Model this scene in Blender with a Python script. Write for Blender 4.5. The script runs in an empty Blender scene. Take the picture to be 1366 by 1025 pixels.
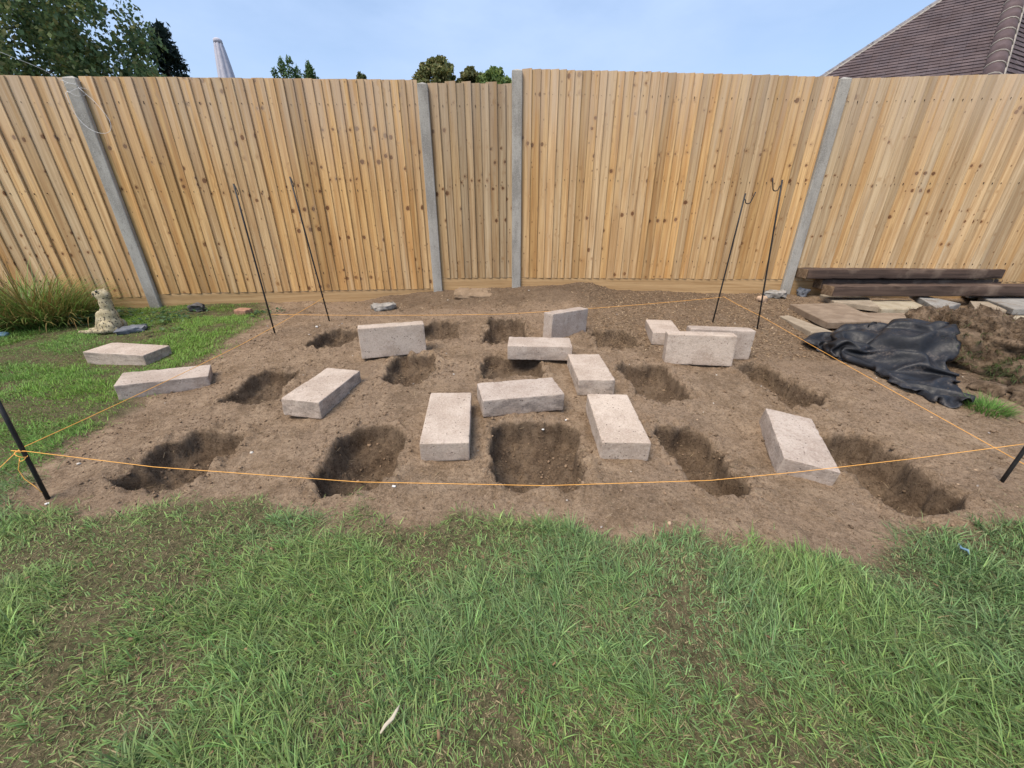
import bpy, math, random
import numpy as np

# ------------------------------------------------------------------ camera, sky, sun, exposure
S = bpy.context.scene
COL = S.collection
rad = math.radians
cam_d = bpy.data.cameras.new('camera')
cam_d.sensor_width = 36.0
cam_d.lens = 36.0 * 513.0 / 1366.0
cam_d.clip_start = 0.02
cam_d.clip_end = 1500.0
cam = bpy.data.objects.new('camera', cam_d)
cam.location = (0, 0, 1.0)
cam.rotation_euler = (rad(90 - 23.91), 0, 0)
COL.objects.link(cam)
S.camera = cam

SUN_EL, SUN_AZ = 60.0, -140.0          # azimuth measured from +Y towards +X
world = bpy.data.worlds.new('World')
S.world = world
world.use_nodes = True
wn, wl = world.node_tree.nodes, world.node_tree.links
wn.clear()
w_out = wn.new('ShaderNodeOutputWorld')
w_bg = wn.new('ShaderNodeBackground')
w_bg.inputs['Strength'].default_value = 0.070
sky = wn.new('ShaderNodeTexSky')
sky.sky_type = 'NISHITA'
sky.sun_disc = False
sky.sun_elevation = rad(SUN_EL)
sky.sun_rotation = rad(SUN_AZ)
sky.air_density = 1.0
sky.dust_density = 1.6
sky.ozone_density = 1.5
# thin overcast veil: a broken pale cloud sheet over the clear sky
w_tc = wn.new('ShaderNodeTexCoord')
w_map = wn.new('ShaderNodeMapping')
w_map.inputs['Scale'].default_value = (1.0, 1.0, 2.6)
w_nz = wn.new('ShaderNodeTexNoise')
w_nz.inputs['Scale'].default_value = 2.3
w_nz.inputs['Detail'].default_value = 6.0
w_nz.inputs['Roughness'].default_value = 0.55
w_rmp = wn.new('ShaderNodeMapRange')
w_rmp.inputs['From Min'].default_value = 0.36
w_rmp.inputs['From Max'].default_value = 0.64
w_rmp.inputs['To Min'].default_value = 0.40
w_rmp.inputs['To Max'].default_value = 0.97
w_mix = wn.new('ShaderNodeMix')
w_mix.data_type = 'RGBA'
w_mix.inputs[7].default_value = (2.62, 3.45, 4.95, 1)
wl.new(w_tc.outputs['Generated'], w_map.inputs['Vector'])
wl.new(w_map.outputs['Vector'], w_nz.inputs['Vector'])
wl.new(w_nz.outputs['Fac'], w_rmp.inputs['Value'])
wl.new(w_rmp.outputs['Result'], w_mix.inputs[0])
wl.new(sky.outputs['Color'], w_mix.inputs[6])
wl.new(w_mix.outputs[2], w_bg.inputs['Color'])
wl.new(w_bg.outputs['Background'], w_out.inputs['Surface'])

sun_d = bpy.data.lights.new('sun', 'SUN')
sun_d.energy = 1.5
sun_d.angle = rad(34)
sun_d.color = (1.0, 0.88, 0.73)
sun = bpy.data.objects.new('sun', sun_d)
sun.rotation_euler = (rad(90 - SUN_EL), 0, rad(180 - SUN_AZ))
sun.location = (-6, 2, 12)
COL.objects.link(sun)

S.view_settings.view_transform = 'Standard'
S.view_settings.look = 'None'
S.view_settings.exposure = 1.62
S.view_settings.gamma = 1.0
S.view_settings.use_curve_mapping = False

rng = np.random.default_rng(7)
random.seed(7)

# ------------------------------------------------------------------ noise helpers
def _hash(ix, iy, iz, seed):
    h = (ix.astype(np.int64) * 374761393 + iy.astype(np.int64) * 668265263 + iz.astype(np.int64) * 2147483647 + seed * 1274126177) & 0xffffffff
    h = ((h ^ (h >> 13)) * 1274126177) & 0xffffffff
    h = (h ^ (h >> 16)) & 0xffffffff
    return h.astype(np.float64) / 4294967295.0

def vnoise(x, y, seed=0):
    x = np.asarray(x, float); y = np.asarray(y, float)
    ix, iy = np.floor(x), np.floor(y)
    fx, fy = x - ix, y - iy
    ux, uy = fx * fx * (3 - 2 * fx), fy * fy * (3 - 2 * fy)
    z = np.zeros_like(ix)
    a = _hash(ix, iy, z, seed); b = _hash(ix + 1, iy, z, seed)
    c = _hash(ix, iy + 1, z, seed); d = _hash(ix + 1, iy + 1, z, seed)
    return (a + (b - a) * ux) * (1 - uy) + (c + (d - c) * ux) * uy

def fbm(x, y, seed=0, octv=4, gain=0.5):
    t, a, n = 0.0, 1.0, 0.0
    for k in range(octv):
        t = t + a * vnoise(x * 2 ** k + 17.3 * k, y * 2 ** k - 9.1 * k, seed + k)
        n += a; a *= gain
    return t / n

def vnoise3(p, seed=0):
    i = np.floor(p); f = p - i; u = f * f * (3 - 2 * f)
    out = 0
    for dx in (0, 1):
        for dy in (0, 1):
            for dz in (0, 1):
                w = (u[:, 0] if dx else 1 - u[:, 0]) * (u[:, 1] if dy else 1 - u[:, 1]) * (u[:, 2] if dz else 1 - u[:, 2])
                out = out + w * _hash(i[:, 0] + dx, i[:, 1] + dy, i[:, 2] + dz, seed)
    return out

def sstep(a, b, x):
    t = np.clip((x - a) / (b - a), 0, 1)
    return t * t * (3 - 2 * t)

# ------------------------------------------------------------------ object helpers
def link(o, parent=None):
    COL.objects.link(o)
    if parent is not None:
        o.parent = parent
    return o

def mesh_from(name, V, F, mat=None, smooth=False):
    me = bpy.data.meshes.new(name)
    V = np.asarray(V, np.float32)
    if isinstance(F, np.ndarray):
        n, k = F.shape
        me.vertices.add(len(V)); me.vertices.foreach_set('co', V.ravel())
        me.loops.add(n * k); me.loops.foreach_set('vertex_index', F.astype(np.int32).ravel())
        me.polygons.add(n)
        me.polygons.foreach_set('loop_start', np.arange(0, n * k, k, dtype=np.int32))
        me.update(calc_edges=True)
    else:
        me.from_pydata(V.tolist(), [], F)
    if smooth:
        me.polygons.foreach_set('use_smooth', np.ones(len(me.polygons), bool))
    if mat is not None:
        me.materials.append(mat)
    me.update()
    return me

def obj(name, V, F, mat=None, parent=None, smooth=False, loc=None, rot=None):
    o = bpy.data.objects.new(name, mesh_from(name, V, F, mat, smooth))
    link(o, parent)
    if loc is not None: o.location = loc
    if rot is not None: o.rotation_euler = rot
    return o

def thing(name, label, cat, loc=(0, 0, 0), rotz=0.0, group=None):
    o = bpy.data.objects.new(name, None)
    o.empty_display_size = 0.05
    o.location = loc; o.rotation_euler = (0, 0, rotz)
    COL.objects.link(o)
    return tag(o, label, cat, group)

def tag(o, label=None, cat=None, group=None, kind=None):
    if label: o['label'] = label
    if cat: o['category'] = cat
    if group: o['group'] = group
    if kind: o['kind'] = kind
    return o

def box_vf(x0, x1, y0, y1, z0, z1):
    V = [(x0, y0, z0), (x1, y0, z0), (x1, y1, z0), (x0, y1, z0), (x0, y0, z1), (x1, y0, z1), (x1, y1, z1), (x0, y1, z1)]
    F = [(0, 3, 2, 1), (4, 5, 6, 7), (0, 1, 5, 4), (1, 2, 6, 5), (2, 3, 7, 6), (3, 0, 4, 7)]
    return V, F

def merge(parts):
    V, F, n = [], [], 0
    for v, f in parts:
        V += [tuple(p) for p in v]
        F += [tuple(i + n for i in q) for q in f]
        n += len(v)
    return V, F

def tube_vf(P, r, k=6, closed_ends=True):
    P = np.asarray(P, float); n = len(P)
    rr = np.full(n, r) if np.isscalar(r) else np.asarray(r, float)
    T = np.gradient(P, axis=0); T /= np.linalg.norm(T, axis=1)[:, None] + 1e-12
    up = np.array([0, 0, 1.0]) if abs(T[0, 2]) < 0.9 else np.array([1.0, 0, 0])
    N = np.cross(T[0], up); N /= np.linalg.norm(N)
    V, F = [], []
    for i in range(n):
        N = N - T[i] * (N @ T[i]); N /= np.linalg.norm(N)
        Bn = np.cross(T[i], N)
        for j in range(k):
            a = 2 * math.pi * j / k
            V.append(P[i] + rr[i] * (math.cos(a) * N + math.sin(a) * Bn))
    for i in range(n - 1):
        for j in range(k):
            a, b = i * k + j, i * k + (j + 1) % k
            F.append((a, b, b + k, a + k))
    if closed_ends:
        F.append(tuple(range(k - 1, -1, -1))); F.append(tuple((n - 1) * k + j for j in range(k)))
    return V, F

def rbox(dx, dy, dz, step, r, seed, amp=0.0015, chip=0.012, chip_p=0.62):
    """dense box with rounded, slightly chipped arrises; centred on the origin"""
    def axis(d):
        n = max(2, int(round(d / step)))
        a = np.linspace(-d / 2, d / 2, n + 1)
        return np.unique(np.concatenate([a, [-d / 2 + r, d / 2 - r, -d / 2 + r * .4, d / 2 - r * .4]]).round(5))
    ax = [axis(dx), axis(dy), axis(dz)]
    idx, V, F = {}, [], []
    def vid(p):
        k = tuple(np.round(p, 5))
        if k not in idx:
            idx[k] = len(V); V.append(p)
        return idx[k]
    for c in range(3):
        a, b = (c + 1) % 3, (c + 2) % 3
        for s in (0, -1):
            A, Bx = ax[a], ax[b]
            for i in range(len(A) - 1):
                for j in range(len(Bx) - 1):
                    q = []
                    for (u, v) in ((i, j), (i + 1, j), (i + 1, j + 1), (i, j + 1)):
                        p = [0, 0, 0]; p[c] = ax[c][s]; p[a] = A[u]; p[b] = Bx[v]
                        q.append(vid(p))
                    F.append(q if s == -1 else q[::-1])
    V = np.array(V, float)
    h = np.array([dx, dy, dz]) / 2
    inn = np.clip(V, -(h - r), h - r)
    d = V - inn
    L = np.linalg.norm(d, axis=1)
    ne = (np.abs(V) > h - 1.6 * r).sum(1)             # 1 face, 2 edge, 3 corner
    V2 = inn + d / np.maximum(L, 1e-9)[:, None] * r
    V2[L < 1e-9] = V[L < 1e-9]
    nn = vnoise3(V * 45 + seed * 11.7, seed); n2 = vnoise3(V * 130 + seed * 5.1, seed + 3)
    dirn = V2 / np.linalg.norm(V2, axis=1)[:, None]
    nrm = d / np.maximum(L, 1e-9)[:, None]
    off = (nn - .5) * amp * 2 + (n2 - .5) * amp
    ch = np.where(ne >= 2, sstep(chip_p, chip_p + .2, vnoise3(V * 30 + seed * 3.3, seed + 9)) * chip, 0)
    ch += np.where(ne >= 3, chip * .5 * vnoise3(V * 9 + seed, seed + 5), 0)
    return V2 + nrm * off[:, None] - nrm * ch[:, None], np.array(F)

# ------------------------------------------------------------------ material helpers
class NT:
    def __init__(self, name, rough=0.9, spec=0.25):
        self.m = bpy.data.materials.new(name); self.m.use_nodes = True
        self.n, self.l = self.m.node_tree.nodes, self.m.node_tree.links
        self.b = self.n['Principled BSDF']
        self.b.inputs['Roughness'].default_value = rough
        self.b.inputs['Specular IOR Level'].default_value = spec
        self.tc = self.n.new('ShaderNodeTexCoord')
    def put(self, sock, v):
        if hasattr(v, 'is_linked') or hasattr(v, 'links'): self.l.new(v, sock)
        else:
            try: sock.default_value = v
            except Exception: sock.default_value = (*v, 1.0)
    def map(self, vec, scale=(1, 1, 1), loc=(0, 0, 0)):
        q = self.n.new('ShaderNodeMapping'); self.l.new(vec, q.inputs['Vector'])
        self.put(q.inputs['Scale'], scale); self.put(q.inputs['Location'], loc)
        return q.outputs['Vector']
    def noise(self, vec, scale, detail=4, rough=0.55, dist=0.0):
        q = self.n.new('ShaderNodeTexNoise'); self.l.new(vec, q.inputs['Vector'])
        q.inputs['Scale'].default_value = scale; q.inputs['Detail'].default_value = detail
        q.inputs['Roughness'].default_value = rough; q.inputs['Distortion'].default_value = dist
        return q.outputs['Fac']
    def voro(self, vec, scale, feature='F1', rnd=1.0):
        q = self.n.new('ShaderNodeTexVoronoi'); self.l.new(vec, q.inputs['Vector'])
        q.feature = feature
        q.inputs['Scale'].default_value = scale; q.inputs['Randomness'].default_value = rnd
        return q
    def rng(self, v, a, b, c=0.0, d=1.0, smooth=True):
        q = self.n.new('ShaderNodeMapRange'); self.put(q.inputs['Value'], v)
        if smooth: q.interpolation_type = 'SMOOTHSTEP'
        for k, x in zip(('From Min', 'From Max', 'To Min', 'To Max'), (a, b, c, d)): q.inputs[k].default_value = x
        return q.outputs['Result']
    def math(self, op, a, b=0.0, c=0.0):
        q = self.n.new('ShaderNodeMath'); q.operation = op
        self.put(q.inputs[0], a); self.put(q.inputs[1], b); self.put(q.inputs[2], c)
        return q.outputs[0]
    def mix(self, f, a, b, blend='MIX'):
        q = self.n.new('ShaderNodeMix'); q.data_type = 'RGBA'; q.blend_type = blend
        self.put(q.inputs[0], f)
        for s, v in ((q.inputs[6], a), (q.inputs[7], b)):
            if isinstance(v, tuple): s.default_value = (*v[:3], 1)
            else: self.l.new(v, s)
        return q.outputs[2]
    def attr(self, name, typ='GEOMETRY', out='Fac'):
        q = self.n.new('ShaderNodeAttribute'); q.attribute_name = name; q.attribute_type = typ
        return q.outputs[out]
    def orand(self):
        q = self.n.new('ShaderNodeObjectInfo'); return q.outputs['Random']
    def bump(self, h, strength=0.3, dist=0.01):
        q = self.n.new('ShaderNodeBump'); q.inputs['Strength'].default_value = strength
        q.inputs['Distance'].default_value = dist
        self.l.new(h, q.inputs['Height']); self.l.new(q.outputs['Normal'], self.b.inputs['Normal'])
    def comb(self, x, y, z):
        q = self.n.new('ShaderNodeCombineXYZ')
        for s, v in zip(q.inputs, (x, y, z)): self.put(s, v)
        return q.outputs[0]
    def vadd(self, a, b):
        q = self.n.new('ShaderNodeVectorMath'); q.operation = 'ADD'
        self.put(q.inputs[0], a); self.put(q.inputs[1], b)
        return q.outputs[0]
    def color(self, c):
        self.put(self.b.inputs['Base Color'], (*c, 1) if isinstance(c, tuple) else c)
        return self.m

def mat_ground():
    t = NT('bare_soil', 0.97, 0.10); P = t.tc.outputs['Object']
    lawn, chips, cut = t.attr('lawn'), t.attr('chips'), t.attr('cut')
    big = t.noise(P, 1.7, 4); mid = t.noise(P, 9, 6, .62); fine = t.noise(P, 55, 8, .75); grit = t.noise(P, 210, 4, .8)
    cr = t.voro(P, 150); crd = cr.outputs['Distance']
    Pw = t.vadd(P, t.comb(t.math('MULTIPLY', fine, .012), t.math('MULTIPLY', grit, .010), 0))
    v1, v2, v3 = t.voro(Pw, 62), t.voro(Pw, 150), t.voro(Pw, 330)
    def cell(v):
        q = t.n.new('ShaderNodeSeparateColor'); t.l.new(v.outputs['Color'], q.inputs[0]); return q.outputs[0]
    grain = t.math('ADD', t.math('MULTIPLY', cell(v1), .30), t.math('ADD', t.math('MULTIPLY', cell(v2), .36), t.math('MULTIPLY', cell(v3), .34)))
    dry = t.mix(t.rng(mid, .36, .64), (.262, .182, .115), (.388, .281, .187))
    dry = t.mix(t.rng(big, .42, .62), dry, (.330, .237, .160))
    damp = t.noise(t.vadd(P, t.comb(3.1, 1.7, 0)), 2.6, 5, .6)
    dry = t.mix(t.rng(damp, .50, .64, 0, .45), dry, (.185, .128, .082))
    dry = t.mix(t.rng(fine, .50, .60, 0, .45), dry, (.120, .081, .051))
    dry = t.mix(t.rng(grain, .60, .85, 0, .55), dry, (.42, .315, .22))
    dry = t.mix(t.rng(grain, .42, .20, 0, .5), dry, (.105, .071, .045))
    moist = t.mix(t.rng(mid, .38, .62), (.130, .089, .058), (.205, .146, .097))
    moist = t.mix(t.rng(grain, .62, .86, 0, .5), moist, (.26, .19, .13))
    moist = t.mix(t.rng(grain, .42, .20, 0, .6), moist, (.045, .030, .020))
    f = t.rng(t.math('ADD', cut, t.math('MULTIPLY', t.math('SUBTRACT', t.math('ADD', mid, t.math('MULTIPLY', fine, .7)), .85), .5)), .25, .80)
    c = t.mix(f, dry, moist)
    thatch = t.mix(t.rng(fine, .35, .65), (.060, .055, .028), (.175, .148, .080))
    thatch = t.mix(t.rng(grit, .56, .72, 0, .8), thatch, (.36, .30, .17))
    thatch = t.mix(t.rng(grit, .44, .32, 0, .7), thatch, (.045, .048, .022))
    c = t.mix(t.math('MULTIPLY', lawn, t.rng(mid, .2, .55, .55, 1)), c, thatch)
    ch = t.mix(t.rng(t.voro(P, 110).outputs['Color'], .3, .7), (.085, .058, .038), (.27, .19, .12))
    c = t.mix(t.math('MULTIPLY', chips, .55), c, ch)
    h = t.math('ADD', t.math('MULTIPLY', mid, .3), t.math('ADD', t.math('MULTIPLY', fine, .7), t.math('MULTIPLY', grain, .55)))
    t.bump(h, 1.0, .016)
    return t.color(c)

def mat_concrete_block():
    t = NT('aggregate_concrete', 0.95, 0.15); P0 = t.tc.outputs['Object']
    r = t.orand(); P = t.vadd(P0, t.comb(t.math('MULTIPLY', r, 13.0), t.math('MULTIPLY', r, 7.0), r))
    big = t.noise(P, 6, 3); fine = t.noise(P, 105, 6, .8); mid = t.noise(P, 30, 5, .65)
    c = t.mix(t.rng(big, .35, .65), (.405, .330, .268), (.515, .435, .362))
    c = t.mix(t.rng(mid, .50, .68, 0, .45), c, (.350, .270, .220))
    c = t.mix(t.rng(fine, .52, .64, 0, .6), c, (.64, .53, .45))
    c = t.mix(t.rng(fine, .47, .36, 0, .6), c, (.235, .175, .140))
    pit = t.voro(P, 58).outputs['Distance']
    pitm = t.math('MULTIPLY', t.rng(pit, .22, .12), t.rng(t.noise(P, 19, 2), .50, .60))
    c = t.mix(pitm, c, (.13, .10, .082))
    # weathered grey staining on the long edges that once lay in the ground
    sn = t.n.new('ShaderNodeSeparateXYZ'); t.l.new(t.tc.outputs['Normal'], sn.inputs[0])
    sides = t.rng(t.math('ABSOLUTE', sn.outputs[2]), .6, .3)
    streak = t.noise(t.map(P, (9, 12, 20)), 1.0, 6, .7)
    stain = t.math('MULTIPLY', t.math('MULTIPLY', t.rng(streak, .44, .66, 0, .75), t.attr('stain', 'OBJECT')), sides)
    c = t.mix(stain, c, (.165, .140, .120))
    smear = t.math('MULTIPLY', t.rng(t.noise(P, 7, 6, .75),   .56, .70), .35)
    c = t.mix(smear, c, (.27, .195, .140))
    c = t.mix(1.0, c, t.comb(*[t.rng(r, 0, 1, a_, b_, False) for a_, b_ in ((.88, 1.06), (.88, 1.05), (.90, 1.03))]), 'MULTIPLY')
    t.bump(t.math('SUBTRACT', t.math('ADD', t.math('MULTIPLY', fine, .7), t.math('MULTIPLY', mid, .5)), pitm), .7, .007)
    return t.color(c)

def mat_wood(name='fence_timber'):
    t = NT(name, 0.8, 0.25); P0 = t.tc.outputs['Object']
    seed, tone, hue = t.attr('seed', 'OBJECT'), t.attr('tone', 'OBJECT'), t.attr('hue', 'OBJECT')
    r = t.orand()
    off = t.comb(t.math('MULTIPLY', seed, 31.7), 0.0, t.math('MULTIPLY', seed, 12.9))
    P = t.vadd(P0, off)
    # knots: several per board
    kv = t.voro(t.map(t.vadd(P, t.comb(t.math('MULTIPLY', t.noise(P, 40, 2), .014), 0, t.math('MULTIPLY', t.noise(P, 33, 2), .014))), (1, 0, .85)), 9.0)
    kd = kv.outputs['Distance']
    sx = t.n.new('ShaderNodeSeparateColor'); t.l.new(kv.outputs['Color'], sx.inputs[0])
    size = t.rng(sx.outputs[0], .12, 1.0, .06, .175, False)
    kn = t.math('SUBTRACT', kd, size)
    knot = t.rng(kn, .020, -.015); halo = t.rng(kn, .17, .0)
    has = t.rng(sx.outputs[0], .12, .18)
    knot = t.math('MULTIPLY', knot, has); halo = t.math('MULTIPLY', halo, has)
    # grain, bent round the knots
    warp = t.comb(t.math('MULTIPLY', halo, .02), 0, 0)
    G = t.vadd(t.vadd(P, warp), t.comb(t.math('MULTIPLY', r, 5.0), 0, t.math('MULTIPLY', r, 3.0)))
    g1 = t.noise(t.map(G, (95, 20, 2.2)), 1.0, 5, .6, .4)
    g2 = t.noise(t.map(G, (26, 8, .9)), 1.0, 3, .5, .8)
    g3 = t.noise(t.map(G, (260, 60, 9)), 1.0, 3, .6)
    a = t.mix(hue, (.470, .250, .088), (.425, .295, .165))
    b = t.mix(hue, (.665, .425, .180), (.600, .460, .285))
    c = t.mix(t.rng(g2, .3, .7), a, b)
    c = t.mix(t.rng(g1, .48, .68, 0, .50), c, (.290, .165, .070))
    c = t.mix(t.rng(g3, .58, .75, 0, .25), c, (.24, .15, .08))
    c = t.mix(t.math('MULTIPLY', halo, .42), c, (.33, .175, .070))
    kv2 = t.voro(t.map(t.vadd(P, t.comb(t.math('MULTIPLY', r, 3.0), 0, t.math('MULTIPLY', r, 9.0))), (1, 0, .7)), 17.0)
    sx2 = t.n.new('ShaderNodeSeparateColor'); t.l.new(kv2.outputs['Color'], sx2.inputs[0])
    k2 = t.math('MULTIPLY', t.rng(kv2.outputs['Distance'], .16, .07), t.rng(sx2.outputs[1], .66, .70))
    c = t.mix(t.math('MULTIPLY', k2, .75), c, (.15, .070, .030))
    flame = t.math('MULTIPLY', t.rng(t.noise(t.map(G, (14, 6, 5)), 1.0, 4, .6, 1.5), .60, .72), .35)
    c = t.mix(flame, c, (.36, .20, .085))
    c = t.mix(t.math('MULTIPLY', knot, .90), c, t.mix(t.noise(P, 160, 2), (.060, .026, .012), (.20, .085, .035)))
    # weathering: grey-green patches, greyer at the end grain on top
    wz = t.noise(t.map(t.tc.outputs['Object'], (3, 3, 1.2)), 1.0, 4)
    grey = t.math('MULTIPLY', t.rng(t.noise(t.map(G, (18, 8, 1.1)), 1.0, 5, .65), .50, .76), .4)
    c = t.mix(grey, c, (.42, .355, .265))
    sz_ = t.n.new('ShaderNodeSeparateXYZ'); t.l.new(t.tc.outputs['Object'], sz_.inputs[0])
    top = t.math('MULTIPLY', t.rng(sz_.outputs[2], .95, 1.95), t.rng(t.noise(t.map(G, (20, 8, .8)), 1.0, 4, .6), .34, .62, .12, .62))
    c = t.mix(top, c, (.545, .435, .325))
    low = t.math('MULTIPLY', t.rng(sz_.outputs[2], .80, .0), t.rng(t.noise(t.map(G, (22, 8, 2.0)), 1.0, 5, .65), .42, .66, 0, .55))
    c = t.mix(low, c, (.40, .225, .085))
    # dark weather streaks
    ws = t.math('MULTIPLY', t.rng(t.noise(t.map(G, (60, 8, .55)), 1.0, 4, .6), .62, .76), .45)
    c = t.mix(ws, c, (.20, .13, .075))
    c = t.mix(1.0, c, t.comb(tone, tone, tone), 'MULTIPLY')
    t.bump(t.math('ADD', t.math('MULTIPLY', g1, .5), t.math('MULTIPLY', g3, .3)), .35, .004)
    return t.color(c)

def mat_simple(name, c1, c2, scale=20, rough=.9, spec=.2, bump=.3, bd=.005, vec=None, detail=5):
    t = NT(name, rough, spec); P = t.tc.outputs['Object']
    if vec: P = t.map(P, vec)
    n = t.noise(P, scale, detail, .65)
    c = t.mix(t.rng(n, .3, .7), c1, c2)
    if bump: t.bump(t.noise(P, scale * 2.3, detail, .7), bump, bd)
    return t.color(c)

def mat_post():
    t = NT('cast_concrete', 0.9, 0.2); P = t.tc.outputs['Object']
    r = t.orand(); P = t.vadd(P, t.comb(r, r, t.math('MULTIPLY', r, 9.0)))
    big = t.noise(t.map(P, (8, 8, 2.5)), 1.0, 5, .6); fine = t.noise(P, 110, 6, .8); mid = t.noise(t.map(P, (30, 30, 12)), 1.0, 5, .7)
    c = t.mix(t.rng(big, .36, .64), (.265, .250, .222), (.380, .362, .322))
    c = t.mix(t.rng(mid, .52, .68, 0, .5), c, (.200, .190, .170))
    c = t.mix(t.rng(fine, .53, .66, 0, .7), c, (.52, .50, .45))
    c = t.mix(t.rng(fine, .46, .34, 0, .7), c, (.135, .128, .115))
    t.bump(fine, .5, .004)
    return t.color(c)

def mat_leaf(name, attr='col', trans=.35, rough=.55, spec=.3):
    t = NT(name, rough, spec)
    c = t.attr(attr, 'GEOMETRY', 'Color')
    t.color(c)
    tr = t.n.new('ShaderNodeBsdfTranslucent'); t.l.new(c, tr.inputs['Color'])
    mx = t.n.new('ShaderNodeMixShader'); mx.inputs[0].default_value = trans
    out = t.n['Material Output']
    t.l.new(t.b.outputs[0], mx.inputs[1]); t.l.new(tr.outputs[0], mx.inputs[2]); t.l.new(mx.outputs[0], out.inputs['Surface'])
    return t.m

def mat_attr(name, rough=.95, spec=.15, bump=0, scale=200):
    t = NT(name, rough, spec); c = t.attr('col', 'GEOMETRY', 'Color')
    if bump: t.bump(t.noise(t.tc.outputs['Object'], scale, 4, .7), bump, .003)
    return t.color(c)

M_GROUND, M_BLOCK, M_WOOD, M_POST = mat_ground(), mat_concrete_block(), mat_wood(), mat_post()
M_GRASS = mat_leaf('grass_blade', trans=.30)
M_LEAF = mat_leaf('tree_leaf', trans=.35)
M_CRUMB = mat_attr('soil_crumb', bump=.5)
M_CHIP = mat_attr('wood_chip')
M_STEEL = mat_simple('black_painted_steel', (.010, .010, .011), (.022, .021, .021), 60, .55, .4, .1)
M_STRING = mat_simple('orange_nylon', (.82, .38, .070), (.95, .49, .13), 300, .6, .3, 0)
M_ROPE = mat_simple('white_cord', (.62, .62, .62), (.80, .80, .80), 300, .7, .3, 0)

def set_cols(me, cols, name='col'):
    a = me.color_attributes.new(name, 'FLOAT_COLOR', 'POINT')
    d = np.ones((len(me.vertices), 4), np.float32); d[:, :3] = cols
    a.data.foreach_set('color', d.ravel())

# ------------------------------------------------------------------ terrain shape
CTRL = np.array([  # x, y, height of the trodden soil (undersides of the blocks, feet of the posts)
    (-2.78, 2.65, .006), (-2.18, 2.24, -.022), (-1.08, 2.0, .016), (-.84, 2.62, .076), (-.31, 1.64, .008), (.04, 1.91, .031),
    (.46, 3.2, .044), (.19, 2.59, .078), (.49, 2.26, .023), (.5, 1.65, .0), (1.25, 3.12, .045), (1.3, 2.55, .034), (1.5, 2.69, .031),
    (1.33, 1.55, -.070), (-3.85, 4.17, .05), (-.885, 4.68, .165), (.05, 4.73, .20), (3.15, 4.52, .15), (1.6, 4.6, .17),
    (-1.9, 4.45, .06), (-2.9, 4.25, .06), (-1.3, 4.5, .10), (.6, 4.6, .21)])

def base_z(x, y):
    x = np.asarray(x, float); y = np.asarray(y, float)
    pl = .045 * (np.clip(y, .6, 4.8) - 1.7)
    pl = np.where(y < .6, -.0495, pl)
    num = 0.0; den = .12
    for cx, cy, cz in CTRL:
        w = np.exp(-((x - cx) ** 2 + (y - cy) ** 2) / (2 * .26 ** 2))
        num = num + w * (cz - .045 * (min(max(cy, .6), 4.8) - 1.7)); den = den + w
    return pl + num / den

HOLES = [  # cx, cy, half width, half length, turn, depth
    (-1.47, 1.45, .165, .225, -.06, .19), (-.665, 1.46, .155, .225, .03, .20), (.115, 1.49, .205, .235, 0, .19),
    (.86, 1.48, .135, .260, .05, .21), (1.655, 1.445, .160, .270, .05, .25),
    (-1.53, 2.19, .155, .235, -.05, .14), (-.665, 2.37, .165, .215, .0, .14), (-.01, 2.43, .195, .17, 0, .13),
    (.89, 2.25, .160, .245, .05, .17), (1.69, 2.24, .135, .290, .1, .19),
    (-1.45, 3.02, .175, .24, -.1, .14), (-.62, 3.22, .15, .26, 0, .15), (-.06, 3.24, .18, .36, 0, .20), (.85, 3.06, .18, .22, .05, .15),
    (1.62, 3.06, .12, .16, 0, .10)]

def hole_field(x, y):
    """signed distance to the nearest pit (negative inside) and its depth"""
    best = np.full(np.shape(x), 9.0); dep = np.zeros(np.shape(x))
    wob = (fbm(x * 6, y * 6, 5, 3) - .5) * .09
    rough = (fbm(x * 15, y * 15, 15, 2) - .5) * .034
    for k, (cx, cy, hx, hy, a, dp) in enumerate(HOLES):
        c, s = math.cos(a), math.sin(a)
        u = (x - cx) * c + (y - cy) * s; v = -(x - cx) * s + (y - cy) * c
        r = .09
        qx, qy = np.abs(u) - (hx - r), np.abs(v) - (hy - r)
        d = np.hypot(np.maximum(qx, 0), np.maximum(qy, 0)) + np.minimum(np.maximum(qx, qy), 0) - r
        m = d < best
        best = np.where(m, d, best); dep = np.where(m, dp, dep)
    return best + wob + rough, dep, best

FRONT = np.array([(-9, 1.15), (-3, 1.25), (-2.3, 1.32), (-2.0, 1.08), (-1.73, 1.08), (-1.26, 1.10), (-.59, 1.10), (-.12, 1.12), (.31, 1.03), (.8, 1.0), (1.24, .99), (1.6, 1.10), (1.89, 1.12), (2.4, 1.2), (9, 1.3)])
LEFTB = np.array([(1.0, -1.95), (1.31, -2.12), (1.71, -2.18), (2.03, -2.28), (2.46, -2.26), (2.74, -2.24), (3.27, -2.35), (3.73, -2.45), (4.3, -2.7)])

def lawn_mask(x, y):
    n = (fbm(x * 3.1, y * 3.1, 31, 4) - .5) * .34 + (fbm(x * 14, y * 14, 37, 2) - .5) * .10
    f = sstep(.05, -.05, y + n - np.interp(x, FRONT[:, 0], FRONT[:, 1]))
    l = sstep(.10, -.10, x + n * 1.3 - np.interp(y, LEFTB[:, 0], LEFTB[:, 1])) * sstep(4.6, 4.2, y)
    # a worn, sparse band on the lawn towards the fence at the left
    return np.maximum(f, l)

def chips_mask(x, y):
    n = (fbm(x * 2.3, y * 2.3, 77, 4) - .5)
    a = sstep(-.35, .2, n + 1.25 - np.hypot((x - 2.05) / 1.15, (y - 3.75) / .85))
    b = .25 * sstep(.0, .3, n * .8 + .85 - np.hypot((x + .4) / 1.3, (y - 4.1) / .45))
    return np.clip(np.maximum(a, b), 0, 1)

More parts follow.
